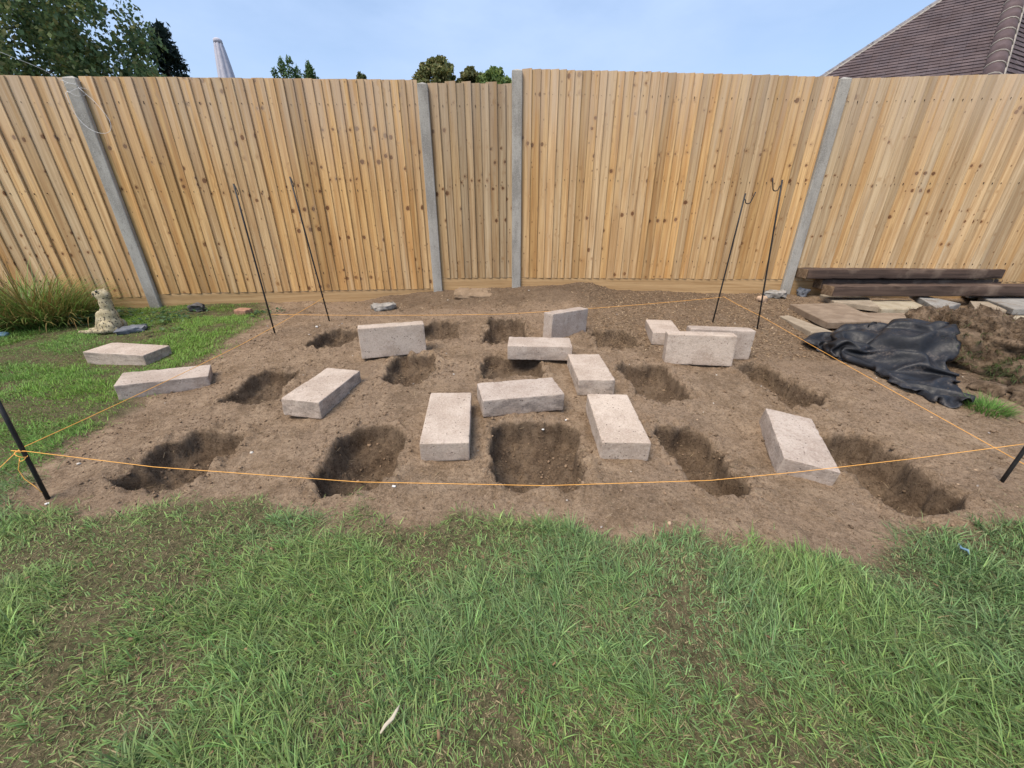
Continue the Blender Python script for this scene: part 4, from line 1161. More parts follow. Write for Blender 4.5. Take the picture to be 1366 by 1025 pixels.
2213,2252,2326,2402,2478,2555,2633,2711,2814,2874,568,735,681,735,809,886,964,1042,1118,1192,1262,1333,1407,1484,1529,1604,1641,1678,1726,1762,1813,1869,1855,1879,1952,2024,2095,2169,2243,
2295,2315,2388,2463,2540,2655,2715,2775,779,736,760,811,882,956,1032,1109,1187,1265,1341,1415,1477,1549,1625,1699,1734,1784,1825,1877,1922,1929,1935,1983,2055,2100,2172,2195,2271,2340,2396,
2461,2566,2617,777,818,870,960,1030,1102,1178,1256,1333,1412,1491,1568,1644,1720,1794,1843,1885,1876,1957,1904,1963,2015,2085,2127,2167,2230,2280,2354,2416,2508,2543,900,958,1018,1116,1193,
1262,1338,1417,1496,1575,1652,1729,1805,1883,1903,1930,1925,1938,1995,2017,2095,2173,2204,2305,2275,2360,2432,2488,1051,1116,1222,1279,1353,1426,1498,1569,1642,1721,1801,1876,1945,2000,1993,
2050,2102,2104,2117,2190,2262,2304,1230,1306,1380,1436,1403,1593,1636,1705,1784,1860,1945,2020,2079,2073,469,305,263,263,241,257,269,356,273,269,354,312,374,385,387,430,402,282,283,442,415,
385,433,457,458,421,412,411,300,303,448,662,421,442,483,505,525,492,489,471,415,323,454,472,485,501,519,538,557,569,562,526,471,349,366,536,502,550,560,578,596,614,632,645,613,579,526,497,
404,425,639,631,628,632,614,641,626,623,627,630,629,596,560,522,467,496,714,709,707,695,673,679,686,694,704,706,682,646,609,591,586,547,789,787,761,738,751,757,765,771,772,751,717,692,676,
668,639,590,619,844,1018,794,814,828,836,824,811,822,796,769,763,748,721,689,692,679,715,846,869,891,897,913,901,873,860,846,846,823,785,750,756,770,784,777,901,940,963,969,989,970,940,926,
925,892,845,811,821,834,848,861,839,876,976,998,1016,1046,1054,1026,1007,1001,957,905,873,886,899,913,926,939,952,938,974,1049,1070,1091,1109,1090,1087,1074,1022,968,936,950,963,977,990,
1004,1017,1030,1042,1036,1124,1146,1155,1152,1160,1147,1094,1040,1021,1014,1010,1035,1052,1067,1081,1094,1107,1119,1099,1108,1202,1212,1220,1229,1219,1167,1116,1109,1099,1092,1084,1085,1095,
1114,1142,1159,1173,1186,1148,1308,1107,1289,1298,1295,1246,1204,1194,1172,1168,1170,1162,1156,1153,1164,1195,1196,1197,1211,1205,1149,1099,1367,1370,1338,1305,1268,1250,1246,1244,1248,1239,
1235,1227,1241,1246,1242,1239,1237,1237,1224,1151,1171,1443,1404,1406,1359,1329,1325,1324,1323,1325,1317,1312,1300,1305,1315,1316,1316,1315,1311,1296,1279,1219,1244,1515,1477,1463,1411,1404,
1403,1398,1403,1402,1396,1385,1375,1373,1374,1378,1387,1391,1382,1365,1350,1336,1298,1581,1538,1499,1484,1483,1478,1476,1476,1477,1466,1457,1451,1447,1444,1446,1452,1465,1450,1437,1424,1413,
1353,1379,1647,1585,1566,1562,1556,1555,1555,1552,1553,1539,1534,1529,1525,1520,1519,1524,1539,1526,1513,1502,1490,1480,1433,1459,1713,1660,1643,1636,1633,1630,1633,1630,1625,1609,1608,1604,
1599,1599,1597,1595,1612,1602,1591,1579,1568,1556,1547,1505,1763,1754,1721,1706,1710,1707,1710,1708,1696,1684,1681,1679,1679,1678,1675,1673,1672,1677,1669,1658,1645,1618,1563,1457,1420,1826,
1798,1780,1787,1781,1788,1777,1763,1760,1759,1759,1759,1757,1754,1752,1751,1751,1747,1713,1659,1588,1523,1464,1422,1901,1875,1856,1856,1858,1857,1843,1840,1838,1837,1836,1838,1837,1835,1832,
1828,1803,1750,1683,1618,1560,1539,1535,1479,1507,1955,1950,1933,1935,1937,1929,1919,1895,1895,1903,1914,1918,1915,1906,1886,1842,1777,1715,1655,1625,1623,1622,1618,1610,1564,1592,2016,1989,
2023,2011,2011,2014,1977,1968,1972,1970,1981,1977,1959,1932,1908,1887,1818,1762,1710,1711,1713,1712,1708,1700,1691,1683,1649,2208,1993,2110,2093,2089,2078,2066,2054,2041,2049,2020,2003,1986,
1965,1942,1918,1890,1853,1812,1779,1804,1802,1797,1791,1783,1772,1760,1706,1736,2269,2225,2185,2176,2171,2166,2155,2139,2130,2113,2112,2086,2078,2062,2042,2020,1995,1965,1927,1897,1857,1884,
1890,1890,1884,1872,1857,1839,1830,1793,1831,2354,2304,2288,2256,2243,2248,2242,2231,2215,2206,2191,2176,2160,2142,2125,2105,2084,2061,2036,2007,1976,1940,1946,1965,1971,1971,1961,1943,1921,
1891,1851,1895,2461,2410,2394,2357,2331,2316,2319,2315,2301,2292,2283,2268,2254,2238,2220,2202,2183,2163,2139,2112,2082,2044,2019,2017,2020,2024,2041,2040,2020,1994,1941,1905,1960,1999,2569,
2517,2501,2462,2427,2404,2395,2390,2384,2377,2370,2359,2345,2330,2314,2296,2276,2257,2236,2208,2176,2137,2111,2098,2093,2089,2090,2096,2111,2093,2065,2010,1959,2020,2060,2663,2607,2569,2531,
2498,2481,2472,2465,2462,2455,2446,2435,2421,2406,2390,2371,2351,2328,2295,2258,2222,2196,2182,2178,2171,2164,2160,2164,2180,2164,2134,2078,2027,2020,2275,2190,2728,2675,2638,2600,2571,2559,
2550,2542,2538,2532,2523,2511,2497,2482,2465,2441,2410,2375,2335,2303,2281,2271,2244,2248,2247,2242,2234,2234,2247,2230,2201,2141,2080,2054,2042,2107,2110,2783,2745,2707,2671,2646,2635,2628,
2620,2614,2609,2599,2588,2574,2558,2519,2478,2444,2413,2387,2367,2358,2332,2302,2299,2305,2309,2309,2305,2312,2284,2266,2214,2198,2180,2155,2127,2119,2777,2811,2777,2740,2722,2703,2705,2698,
2692,2686,2677,2664,2650,2618,2585,2551,2516,2482,2458,2444,2421,2386,2360,2352,2344,2339,2340,2355,2379,2361,2333,2348,2341,2324,2299,2270,2136,2166,2745,2758,2882,2846,2812,2797,2778,2779,
2776,2770,2764,2753,2740,2722,2692,2659,2625,2588,2557,2534,2510,2473,2445,2433,2430,2422,2410,2418,2430,2442,2455,2462,2465,2458,2442,2418,2385,2345,2228,2250,2808,2853,2922,2913,2880,2856,
2856,2857,2852,2847,2840,2828,2813,2793,2767,2735,2699,2651,2633,2606,2569,2539,2521,2511,2501,2488,2487,2497,2500,2478,2501,2516,2527,2529,2520,2500,2471,2436,2396,2298,2864,2920,2954,2984,
2949,2929,2934,2931,2929,2923,2913,2901,2886,2865,2830,2796,2737,2725,2712,2680,2643,2613,2599,2590,2576,2567,2555,2562,2513,2507,2519,2534,2558,2570,2573,2547,2504,2472,2440,2342,2625,2914,
2982,3016,3051,3022,3003,3009,3009,3003,2993,2976,2952,2908,2862,2790,2767,2802,2808,2785,2757,2718,2644,2629,2640,2650,2619,2626,2587,2556,2552,2557,2566,2575,2584,2606,2570,2548,2529,2511,
2492,2428,2966,3038,3074,3064,3093,3076,3085,3075,3059,3018,2968,2910,2852,2804,2795,2825,2871,2841,2788,2735,2695,2690,2707,2694,2690,2693,2641,2620,2609,2606,2617,2631,2639,2643,2640,2633,
2622,2609,2594,2578,2511,2533,3015,3100,3128,3124,3161,3154,3095,3096,3033,2975,2919,2864,2808,2835,2871,2892,2861,2839,2814,2791,2780,2773,2787,2766,2767,2727,2697,2680,2671,2697,2711,2718,
2717,2709,2687,2709,2707,2700,2686,2667,2645,2604,3062,3160,3166,3183,3165,3142,3131,3073,3012,2956,2900,2855,2855,2909,2921,2932,2939,2926,2905,2855,2845,2865,2862,2844,2813,2781,2759,2754,
2748,2762,2764,2750,2745,2738,2730,2748,2734,2754,2760,2754,2735,2672,3059,3084,3213,3244,3251,3235,3216,3182,3124,3067,3008,2944,2884,2900,2901,2932,2986,2993,2998,2940,2937,2944,2931,2895,
2910,2873,2843,2831,2836,2826,2818,2811,2804,2797,2792,2787,2781,2779,2782,2790,2815,2815,2739,2761,3077,3151,3224,3286,3294,3289,3280,3233,3166,3103,3029,2967,2962,2962,2972,2973,2953,2961,
2976,3013,3029,2994,2936,2973,2969,2934,2911,2913,2914,2904,2897,2890,2882,2875,2866,2859,2852,2845,2837,2846,2856,2884,2872,2828,3146,3184,3245,3315,3300,3276,3251,3220,3182,3110,3049,3044,
3033,3041,3046,3048,3027,3027,3056,3082,3053,2990,3013,3042,3030,2999,2987,2993,2987,2982,2974,2967,2960,2953,2944,2936,2929,2921,2909,2924,2933,2940,2938,2894,3006,3213,3262,3285,3265,3235,
3212,3191,3170,3147,3126,3127,3120,3105,3117,3120,3114,3100,3105,3124,3114,3059,3058,3091,3106,3081,3069,3066,3071,3066,3059,3052,3045,3038,3030,3022,3014,3007,2999,2979,2994,3003,3010,3012,
2999,2984,3262,3338,3350,3325,3269,3224,3218,3212,3208,3205,3202,3176,3163,3188,3165,3172,3176,3181,3151,3135,3128,3132,3164,3168,3148,3145,3144,3148,3144,3137,3130,3123,3116,3108,3100,3092,
3085,3072,3048,3049,3067,3065,3069,3075,3053,3261,3258,3389,3398,3346,3322,3298,3294,3290,3286,3280,3259,3250,3232,3226,3238,3247,3226,3253,3221,3212,3200,3208,3211,3215,3221,3224,3223,3225,
3222,3215,3207,3200,3192,3184,3178,3171,3161,3143,3118,3112,3123,3134,3145,3153,3121,3146,3275,3347,3396,3396,3402,3384,3376,3372,3368,3363,3355,3335,3326,3310,3302,3300,3301,3304,3329,3309,
3307,3289,3286,3287,3292,3299,3302,3301,3294,3299,3290,3282,3275,3267,3260,3255,3248,3234,3204,3189,3183,3190,3206,3218,3228,3231,3211,3341,3392,3446,3464,3476,3460,3454,3448,3444,3440,3433,
3409,3403,3389,3385,3385,3392,3400,3409,3421,3421,3407,3376,3330,3354,3365,3378,3378,3371,3363,3363,3351,3346,3342,3337,3333,3322,3304,3274,3266,3261,3260,3266,3285,3297,3309,3280,3300,3400,
3458,3487,3505,3522,3538,3511,3466,3444,3430,3496,3491,3453,3455,3476,3483,3500,3517,3534,3547,3509,3471,3425,3407,3395,3362,3410,3452,3449,3442,3435,3429,3424,3417,3415,3408,3392,3375,3345,
3345,3339,3336,3335,3339,3349,3376,3382,3348,3444,3470,3532,3558,3580,3596,3604,3567,3518,3484,3453,3516,3547,3543,3548,3578,3558,3616,3632,3633,3607,3570,3528,3497,3470,3448,3439,3432,3482,
3526,3520,3511,3498,3492,3493,3491,3473,3442,3425,3419,3423,3418,3416,3415,3415,3421,3434,3459,3372,3449,3541,3578,3629,3652,3667,3667,3619,3574,3534,3506,3564,3623,3635,3649,3665,3666,3716,
3710,3692,3660,3628,3600,3579,3562,3544,3525,3510,3501,3563,3599,3588,3573,3569,3571,3552,3519,3499,3496,3497,3499,3498,3496,3495,3496,3500,3516,3534,3458,3473,3475,3590,3642,3678,3725,3738,
3728,3681,3633,3591,3566,3617,3688,3732,3753,3769,3774,3767,3755,3740,3722,3704,3685,3673,3658,3636,3612,3592,3577,3576,3652,3665,3649,3642,3627,3593,3574,3566,3573,3576,3572,3576,3574,3575,
3572,3586,3603,3608,3584,3555,3496,3522,3637,3666,3728,3778,3806,3790,3742,3694,3651,3629,3683,3760,3827,3842,3855,3868,3863,3854,3839,3820,3798,3760,3733,3718,3704,3692,3681,3667,3647,3653,
3741,3695,3672,3660,3652,3647,3645,3644,3653,3651,3644,3641,3647,3659,3678,3684,3682,3659,3630,3507,3583,3641,3709,3774,3830,3875,3851,3802,3754,3712,3691,3747,3830,3906,3937,3950,3954,3948,
3935,3918,3875,3846,3831,3809,3782,3784,3773,3759,3744,3729,3715,3726,3776,3757,3743,3734,3729,3727,3725,3724,3722,3722,3727,3737,3751,3760,3759,3702,3731,3704,3539,3633,3682,3750,3818,3877,
3929,3911,3863,3813,3772,3749,3805,3892,3977,4019,4034,4030,4002,3981,3976,3935,3920,3909,3885,3853,3838,3830,3836,3822,3808,3793,3785,3796,3819,3821,3818,3814,3812,3806,3803,3804,3809,3820,
3829,3837,3832,3800,3728,3772,3778,3608,3684,3727,3786,3857,3925,3982,3972,3923,3872,3838,3802,3857,3944,4038,4092,4107,4089,4054,4032,4015,3999,3998,3977,3948,3929,3914,3900,3912,3899,3885,
3871,3862,3860,3867,3886,3897,3901,3901,3898,3897,3899,3905,3911,3916,3906,3876,3829,3745,3830,3848,3660,3739,3780,3827,3876,3937,3987,4028,3976,3939,3903,3873,3905,3988,4086,4158,4174,4136,
4113,4097,4082,4068,4055,4038,4022,4005,3993,3976,3972,3973,3957,3947,3940,3936,3934,3932,3955,3980,3998,3995,3996,3997,3998,3998,3986,3956,3911,3857,3779,3764,3821,3784,3823,3857,3924,3987,
4048,4050,4036,4009,3973,3945,3966,4025,4122,4211,4241,4202,4186,4171,4158,4145,4131,4116,4100,4078,4071,4054,4046,4040,4032,4024,4017,4012,4007,4002,3999,3989,4020,4090,4101,4094,4087,4076,
4039,3992,3936,3881,3837,3785,3794,3835,3867,3908,3964,4030,4064,4088,4097,4049,4048,4020,4036,4062,4148,4241,4309,4275,4242,4241,4228,4216,4204,4191,4175,4153,4147,4132,4124,4117,4110,4102,
4082,4085,4080,4067,4047,4060,4058,4021,4069,4140,4155,4129,4072,4025,3979,3937,3897,3833,3836,3891,3932,3975,4015,4011,4033,4058,4088,4124,4123,4096,4104,4115,4171,4263,4327,4360,4317,4282,
4264,4254,4258,4251,4221,4227,4223,4209,4202,4195,4187,4170,4146,4140,4148,4127,4124,4126,4127,4070,4047,4098,4172,4180,4135,4083,4040,3997,3957,3903,3895,3948,3994,4040,4075,4087,4093,4126,
4160,4188,4191,4173,4179,4185,4191,4278,4334,4381,4396,4370,4331,4312,4301,4295,4293,4307,4301,4289,4282,4274,4258,4233,4214,4205,4203,4205,4208,4208,4132,4119,4060,4111,4167,4218,4195,4153,
4109,4063,4019,3974,3957,3970,4057,4104,4143,4155,4164,4197,4227,4246,4242,4250,4260,4266,4271,4276,4308,4378,4413,4429,4427,4412,4397,4389,4386,4378,4382,4376,4370,4357,4333,4314,4302,4297,
4298,4295,4282,4216,4126,4076,4120,4165,4207,4163,4188,4168,4149,4129,4081,4046,4076,4131,4166,4209,4223,4236,4266,4287,4294,4310,4328,4340,4350,4357,4362,4365,4375,4397,4419,4446,4487,4505,
4501,4499,4475,4461,4461,4472,4454,4435,4423,4414,4406,4387,4351,4287,4209,4121,4093,4142,4189,4169,4139,4147,4107,4093,4092,4103,4123,4187,4243,4272,4299,4311,4327,4347,4366,4386,4404,4418,
4432,4443,4453,4461,4469,4480,4498,4527,4567,4592,4600,4608,4603,4595,4589,4582,4580,4561,4538,4507,4466,4412,4345,4273,4198,4116,4116,4162,4167,4132,4124,4126,4145,4158,4170,4251,4200,4217,
4354,4351,4386,4403,4423,4442,4461,4479,4495,4510,4524,4539,4552,4563,4559,4551,4605,4651,4653,4658,4663,4670,4675,4680,4675,4658,4624,4578,4520,4455,4383,4308,4233,4165,4138,4137,4146,4153,
4170,4190,4206,4220,4233,4304,4278,4404,4450,4456,4478,4498,4515,4535,4553,4569,4585,4601,4619,4637,4652,4659,4655,4609,4601,4612,4624,4637,4652,4675,4700,4741,4688,4623,4553,4481,4407,4333,
4268,4206,4189,4193,4204,4218,4234,4251,4268,4282,4377,4356,4332,4493,4533,4554,4566,4578,4604,4611,4631,4650,4670,4691,4712,4731,4737,4740,4700,4679,4660,4688,4718,4759,4791,4782,4710,4636,
4563,4493,4425,4361,4303,4251,4254,4257,4267,4281,4295,4311,4328,4343,4427,4405,4560,4593,4641,4651,4658,4669,4683,4700,4720,4745,4770,4795,4816,4786,4767,4726,4746,4771,4795,4839,4803,4734,
4662,4590,4522,4468,4422,4379,4343,4341,4321,4330,4341,4357,4372,4388,4404,4476,4455,4615,4447,4698,4734,4746,4755,4764,4775,4790,4810,4840,4867,4849,4835,4798,4777,4827,4883,4827,4761,4704,
4671,4599,4525,4498,4472,4441,4422,4406,4359,4408,4420,4433,4449,4542,4523,4503,4680,4717,4781,4812,4829,4842,4851,4859,4869,4880,4895,4916,4886,4867,4849,4837,4894,4868,4807,4748,4688,4626,
4565,4572,4544,4494,4468,4400,4424,4399,4448,4483,4566,4560,4819,4872,4915,4904,4922,4937,4947,4956,4964,4970,4958,4944,4926,4912,4880,4857,4821,4735,4695,4669,4627,4634,4602,4551,4495,4460,
4415,4425,4465,4546,4565,4940,4977,5009,4952,4940,4976,4989,4995,4994,4984,4968,4956,4941,4923,4851,4791,4767,4731,4694,4618,4609,4608,4563,4525,4614,4535,4517,4542,5030,5053,5043,4959,4943,
4930,4948,4920,4931,4921,4909,4892,4859,4810,4752,4671,4741,4708,4673,4648,4620,4573,5051,5032,5008,4954,4697,4888,4830,4842,4820,4797,4785,4773,4732,4667,118,229,279,110,140,176,212,261,
285,352,113,101,114,125,190,235,302,334,319,134,118,193,154,141,199,202,263,324,293,263,185,123,238,236,208,197,187,199,268,294,251,228,172,270,279,281,272,261,252,211,266,250,205,204,216,
129,159,278,297,290,281,264,243,225,216,201,160,194,242,266,124,220,282,270,228,225,197,176,157,148,153,192,237,282,298,283,130,220,279,230,185,166,151,145,148,161,201,244,289,317,302,263,
138,219,241,266,197,159,147,160,182,217,259,298,326,301,255,215,192,164,148,301,276,210,163,193,220,235,273,311,332,297,253,205,179,172,175,216,296,284,240,182,210,261,293,326,329,288,243,
198,170,174,179,185,249,273,264,219,202,245,298,332,321,277,234,188,171,176,182,187,193,197,245,230,216,210,240,291,335,311,267,226,180,172,178,183,189,194,200,206,212,223,210,214,245,292,
331,299,257,217,172,173,179,184,190,196,201,207,218,221,213,216,248,294,320,287,246,206,171,175,217,204,202,202,205,211,217,226,224,258,215,221,281,304,276,234,192,174,177,181,237,258,261,
258,248,248,255,261,292,239,298,231,279,266,221,178,192,215,211,187,240,288,308,312,300,311,321,328,340,371,353,229,252,211,176,221,241,238,198,198,254,293,284,326,354,368,381,394,405,383,
342,316,214,188,179,226,265,264,228,192,213,266,279,259,288,322,346,368,384,379,353,323,282,269,198,179,227,276,287,254,208,199,229,270,253,238,254,278,304,338,366,350,319,291,269,258,191,
215,274,304,285,236,197,225,252,238,225,225,233,248,271,301,343,315,291,271,261,265,269,185,246,310,312,263,227,199,208,235,213,218,223,228,234,245,273,320,296,275,263,270,275,272,273,191,
265,325,292,258,246,202,207,212,244,241,245,251,238,243,249,296,282,271,267,274,275,282,308,219,210,332,319,271,258,210,213,239,267,267,267,250,241,248,254,261,298,278,275,288,318,346,340,
331,231,334,340,283,238,217,245,275,282,279,267,246,247,256,264,273,281,297,328,355,356,364,390,389,246,333,354,308,241,251,283,289,282,274,250,247,259,271,283,303,336,364,372,383,406,432,
426,395,380,255,323,366,312,246,280,265,239,234,235,243,260,286,315,344,377,393,410,428,455,459,444,422,397,363,350,237,282,350,376,308,253,224,215,234,226,249,286,323,359,392,424,443,466,
486,493,474,452,426,400,378,360,336,198,196,338,380,376,331,285,217,239,222,272,314,355,395,434,471,505,524,538,536,479,448,421,397,375,355,336,322,312,242,212,264,328,390,365,322,263,213,
219,261,255,312,356,395,433,466,493,507,556,581,523,478,438,400,369,340,312,304,304,312,208,206,220,281,347,377,346,305,245,215,224,230,247,290,331,371,408,443,477,520,563,622,579,526,477,
427,383,352,324,352,383,327,211,208,203,235,300,365,350,322,274,232,218,226,239,263,298,338,379,421,464,511,560,616,658,625,580,531,470,413,379,351,407,435,344,349,222,218,204,207,250,318,
368,322,290,257,234,231,236,254,282,321,368,413,458,509,560,614,662,682,655,617,571,515,447,407,378,439,486,438,385,247,205,202,214,267,334,367,338,292,263,246,243,252,271,300,345,395,451,
508,563,615,663,695,685,667,640,600,546,476,432,404,468,515,466,280,480,265,205,201,225,287,342,369,345,302,269,255,255,266,286,319,379,443,505,563,616,661,683,652,654,651,642,620,572,503,
461,431,480,496,551,537,459,491,287,203,203,241,308,330,372,349,313,274,263,266,277,301,367,432,496,558,611,656,667,638,605,601,604,607,603,594,530,502,460,482,544,587,608,629,562,308,195,
215,260,323,363,374,346,307,277,271,278,288,345,404,451,523,590,641,655,625,587,558,549,546,545,539,540,552,493,522,541,574,603,628,648,642,680,299,262,213,231,288,332,383,357,349,306,281,
285,295,316,361,412,469,535,611,650,618,573,541,538,544,553,574,542,526,510,553,596,636,671,700,724,746,766,750,787,332,305,271,256,319,371,385,367,332,299,297,305,320,345,381,428,494,568,
629,624,571,533,527,537,573,592,587,544,557,626,678,723,759,791,816,838,858,873,880,857,283,328,327,285,349,394,379,344,320,314,320,331,346,375,419,469,535,596,623,596,543,507,520,534,553,
587,549,582,673,746,801,845,878,905,925,948,970,985,991,925,263,235,295,319,317,378,411,363,343,341,346,362,384,411,439,452,507,572,591,585,566,553,574,588,590,583,536,577,684,778,849,904,
948,981,1006,1020,1045,1064,1074,1075,1063,1008,212,247,270,339,374,431,380,382,391,412,427,428,430,450,510,546,529,520,512,502,489,511,562,533,518,560,675,780,867,934,982,1019,1050,1077,
1102,1115,1125,1132,1132,1121,1050,1056,203,220,280,345,365,436,447,449,446,449,454,461,467,500,509,505,460,446,436,438,465,522,532,492,515,641,761,859,938,965,984,999,1015,1031,1039,1074,
1099,1126,1145,1155,1146,1091,221,213,288,306,375,442,508,510,509,513,518,528,523,484,456,444,433,436,443,489,515,520,491,459,589,721,835,920,896,915,928,933,948,964,981,1013,1033,1071,1107,
1144,1161,1122,277,257,246,285,336,395,459,519,505,525,542,569,594,580,550,527,502,493,482,511,534,508,462,417,517,654,786,890,907,869,862,872,882,896,914,933,953,980,1011,1047,1097,1139,
1148,1156,273,321,309,325,375,431,488,525,550,584,606,634,597,541,574,589,573,565,560,558,504,445,402,441,568,710,837,905,884,853,873,885,890,891,894,908,925,943,964,1002,1045,1103,1142,
1183,237,324,356,367,419,472,523,570,613,637,670,638,577,539,545,561,606,613,582,529,465,423,396,476,613,756,870,895,852,865,886,897,899,900,896,898,913,931,986,1000,1029,1062,1107,1209,240,
210,309,349,395,428,482,536,591,645,699,676,621,556,553,569,601,639,629,566,498,448,397,405,513,659,795,888,879,850,876,893,891,892,894,894,894,909,945,1009,1026,1054,1087,1125,1186,1187,
201,294,362,431,476,526,581,634,679,704,658,596,605,582,622,644,624,606,547,479,424,376,428,551,696,819,894,862,855,887,887,888,889,891,891,893,915,968,1034,1069,1087,1127,1165,1201,1158,
245,285,310,372,419,486,543,595,642,679,686,620,576,631,643,650,619,571,590,530,462,402,364,467,592,722,828,899,875,863,893,898,902,903,903,892,895,932,993,1059,1104,1129,1156,1178,1194,
1134,1111,205,264,325,391,457,479,549,602,641,671,670,603,581,645,666,611,570,541,552,512,445,413,363,477,600,720,822,895,908,875,876,881,884,885,885,886,907,957,1021,1084,1076,1094,1126,
1153,1173,1170,1079,206,249,295,369,438,486,554,590,626,662,653,588,592,659,664,596,555,519,490,497,424,418,429,447,566,688,805,879,919,915,901,913,913,906,885,889,930,985,1049,1095,1065,
1061,1083,1117,1139,1157,1044,998,222,232,285,354,422,492,527,531,563,603,632,581,637,609,653,582,552,520,491,476,501,526,552,556,552,631,748,851,906,926,929,920,908,886,880,909,959,1013,
1077,1096,1055,1044,1048,1066,1086,1117,1108,923,239,206,217,277,342,411,479,497,492,514,543,563,624,640,592,641,631,580,567,566,583,611,644,664,675,672,648,685,790,880,911,909,885,873,874,
894,944,1000,1055,1104,1090,1049,1040,1037,1041,1050,1066,1080,226,299,287,248,267,331,400,464,459,461,476,504,550,599,636,590,599,678,647,659,674,696,721,744,753,752,742,725,699,725,818,
891,887,860,858,883,932,987,1041,1083,1110,1071,1054,1048,1047,1056,1078,1095,1032,766,711,260,283,257,286,322,391,448,444,436,445,478,537,554,618,593,638,722,744,763,778,792,803,809,801,
791,784,773,754,722,755,833,867,837,879,925,978,1030,1074,1096,1112,1099,1070,1068,1068,1091,1098,1067,976,836,659,285,323,263,309,290,325,384,431,422,412,416,452,513,529,593,644,697,750,
768,781,789,796,787,749,731,729,730,732,732,733,730,780,834,887,932,976,1021,1058,1081,1063,1093,1106,1108,1111,1108,1105,1082,1011,910,773,611,219,269,309,331,308,327,372,410,399,385,389,
425,489,513,575,646,698,731,747,751,754,726,716,718,732,772,746,733,755,762,745,737,790,866,933,985,1027,1059,1079,1061,1059,1069,1082,1110,1107,1083,1026,939,825,703,559,225,217,255,291,
323,335,349,389,373,355,361,397,464,497,553,630,685,701,689,687,700,679,695,735,751,754,795,778,743,763,739,724,738,803,882,951,1006,1048,1076,1083,1090,1097,1103,1100,1075,1028,949,845,738,
627,506,208,220,268,230,262,296,311,363,349,323,344,362,434,481,526,606,660,655,634,632,638,645,686,707,715,744,792,744,763,750,730,715,726,764,818,893,960,1014,1050,1069,1078,1081,1075,
1053,1012,942,849,745,648,464,466,232,224,229,278,230,230,280,330,304,325,379,336,399,463,497,573,628,598,590,594,604,617,645,670,700,737,788,725,718,727,704,700,716,749,789,827,892,956,
1013,1032,1042,1035,1015,979,919,836,741,642,547,428,207,272,225,285,277,237,241,263,291,336,385,310,357,433,475,528,595,562,567,580,598,619,644,672,705,765,778,713,694,689,683,692,706,735,
767,800,839,881,937,967,985,961,928,879,805,721,632,544,465,361,364,282,222,278,311,281,304,321,334,385,365,290,320,380,446,483,555,592,617,613,630,649,668,692,724,783,768,702,683,680,683,
699,743,760,790,835,888,851,845,885,876,839,812,757,682,604,526,455,394,305,356,292,236,242,302,349,369,387,403,401,345,271,281,322,392,430,506,591,649,674,693,710,719,737,778,798,757,690,
678,682,697,734,782,808,824,877,904,893,883,801,739,708,678,634,573,501,439,382,336,278,360,304,257,248,276,339,406,409,403,376,323,255,254,276,316,368,448,531,618,693,741,763,780,797,814,
788,740,680,683,696,730,777,819,851,879,905,901,875,815,728,653,588,548,517,474,427,388,343,287,254,367,361,277,267,285,347,411,406,383,345,288,239,243,253,274,307,392,460,543,627,707,779,
798,812,808,748,713,698,699,728,775,815,847,871,884,873,838,785,731,653,582,519,464,426,382,343,318,300,305,236,355,343,290,295,356,415,390,354,305,265,240,242,246,254,266,310,377,458,539,
618,693,750,783,807,798,780,758,729,771,812,836,847,839,814,774,730,683,629,553,491,436,388,352,312,292,267,242,239,238,341,340,317,354,415,364,325,295,270,255,251,249,250,253,273,312,371,
445,523,596,655,698,735,761,780,790,795,799,791,777,755,724,690,656,619,574,523,455,401,352,316,278,246,240,239,236,241,240,223,333,385,415,379,332,303,285,272,264,258,254,250,252,266,344,
423,466,497,541,579,611,639,663,681,687,682,665,642,617,593,573,554,528,485,422,364,316,274,250,243,241,253,253,248,243,324,315,401,384,344,328,306,292,283,275,267,259,252,253,322,390,361,
395,429,458,484,506,524,541,556,541,526,514,504,495,488,465,436,388,343,303,273,254,245,255,244,249,248,247,300,288,389,379,369,338,338,325,313,300,286,274,264,299,366,328,332,338,366,394,
434,458,442,445,451,463,455,442,424,402,380,352,323,294,271,254,247,245,244,247,246,263,252,360,387,388,385,377,367,354,338,321,305,293,325,342,398,362,324,337,378,361,389,413,404,394,372,
349,330,316,351,296,279,264,255,247,246,246,248,247,262,233,333,373,394,405,407,404,395,381,362,346,363,378,426,423,380,342,302,298,313,335,317,315,295,282,276,289,312,341,289,266,253,249,
265,254,249,284,255,258,357,384,405,420,427,428,423,411,397,431,453,445,428,387,339,303,291,278,323,360,307,294,330,345,370,367,355,332,308,319,286,254,265,272,363,391,418,430,437,444,450,
454,453,450,445,433,384,342,366,337,383,393,338,334,371,410,399,440,420,398,401,357,264,268,271,350,360,369,377,384,389,392,391,388,387,387,401,404,330,395,432,410,403,395,440,485,241,475,
488,439,264,269,270,301,321,344,333,351,328,325,322,322,343,367,321,378,365,427,486,479,473,494,264,269,269,274,244,272,284,256,254,256,265,281,312,342,]
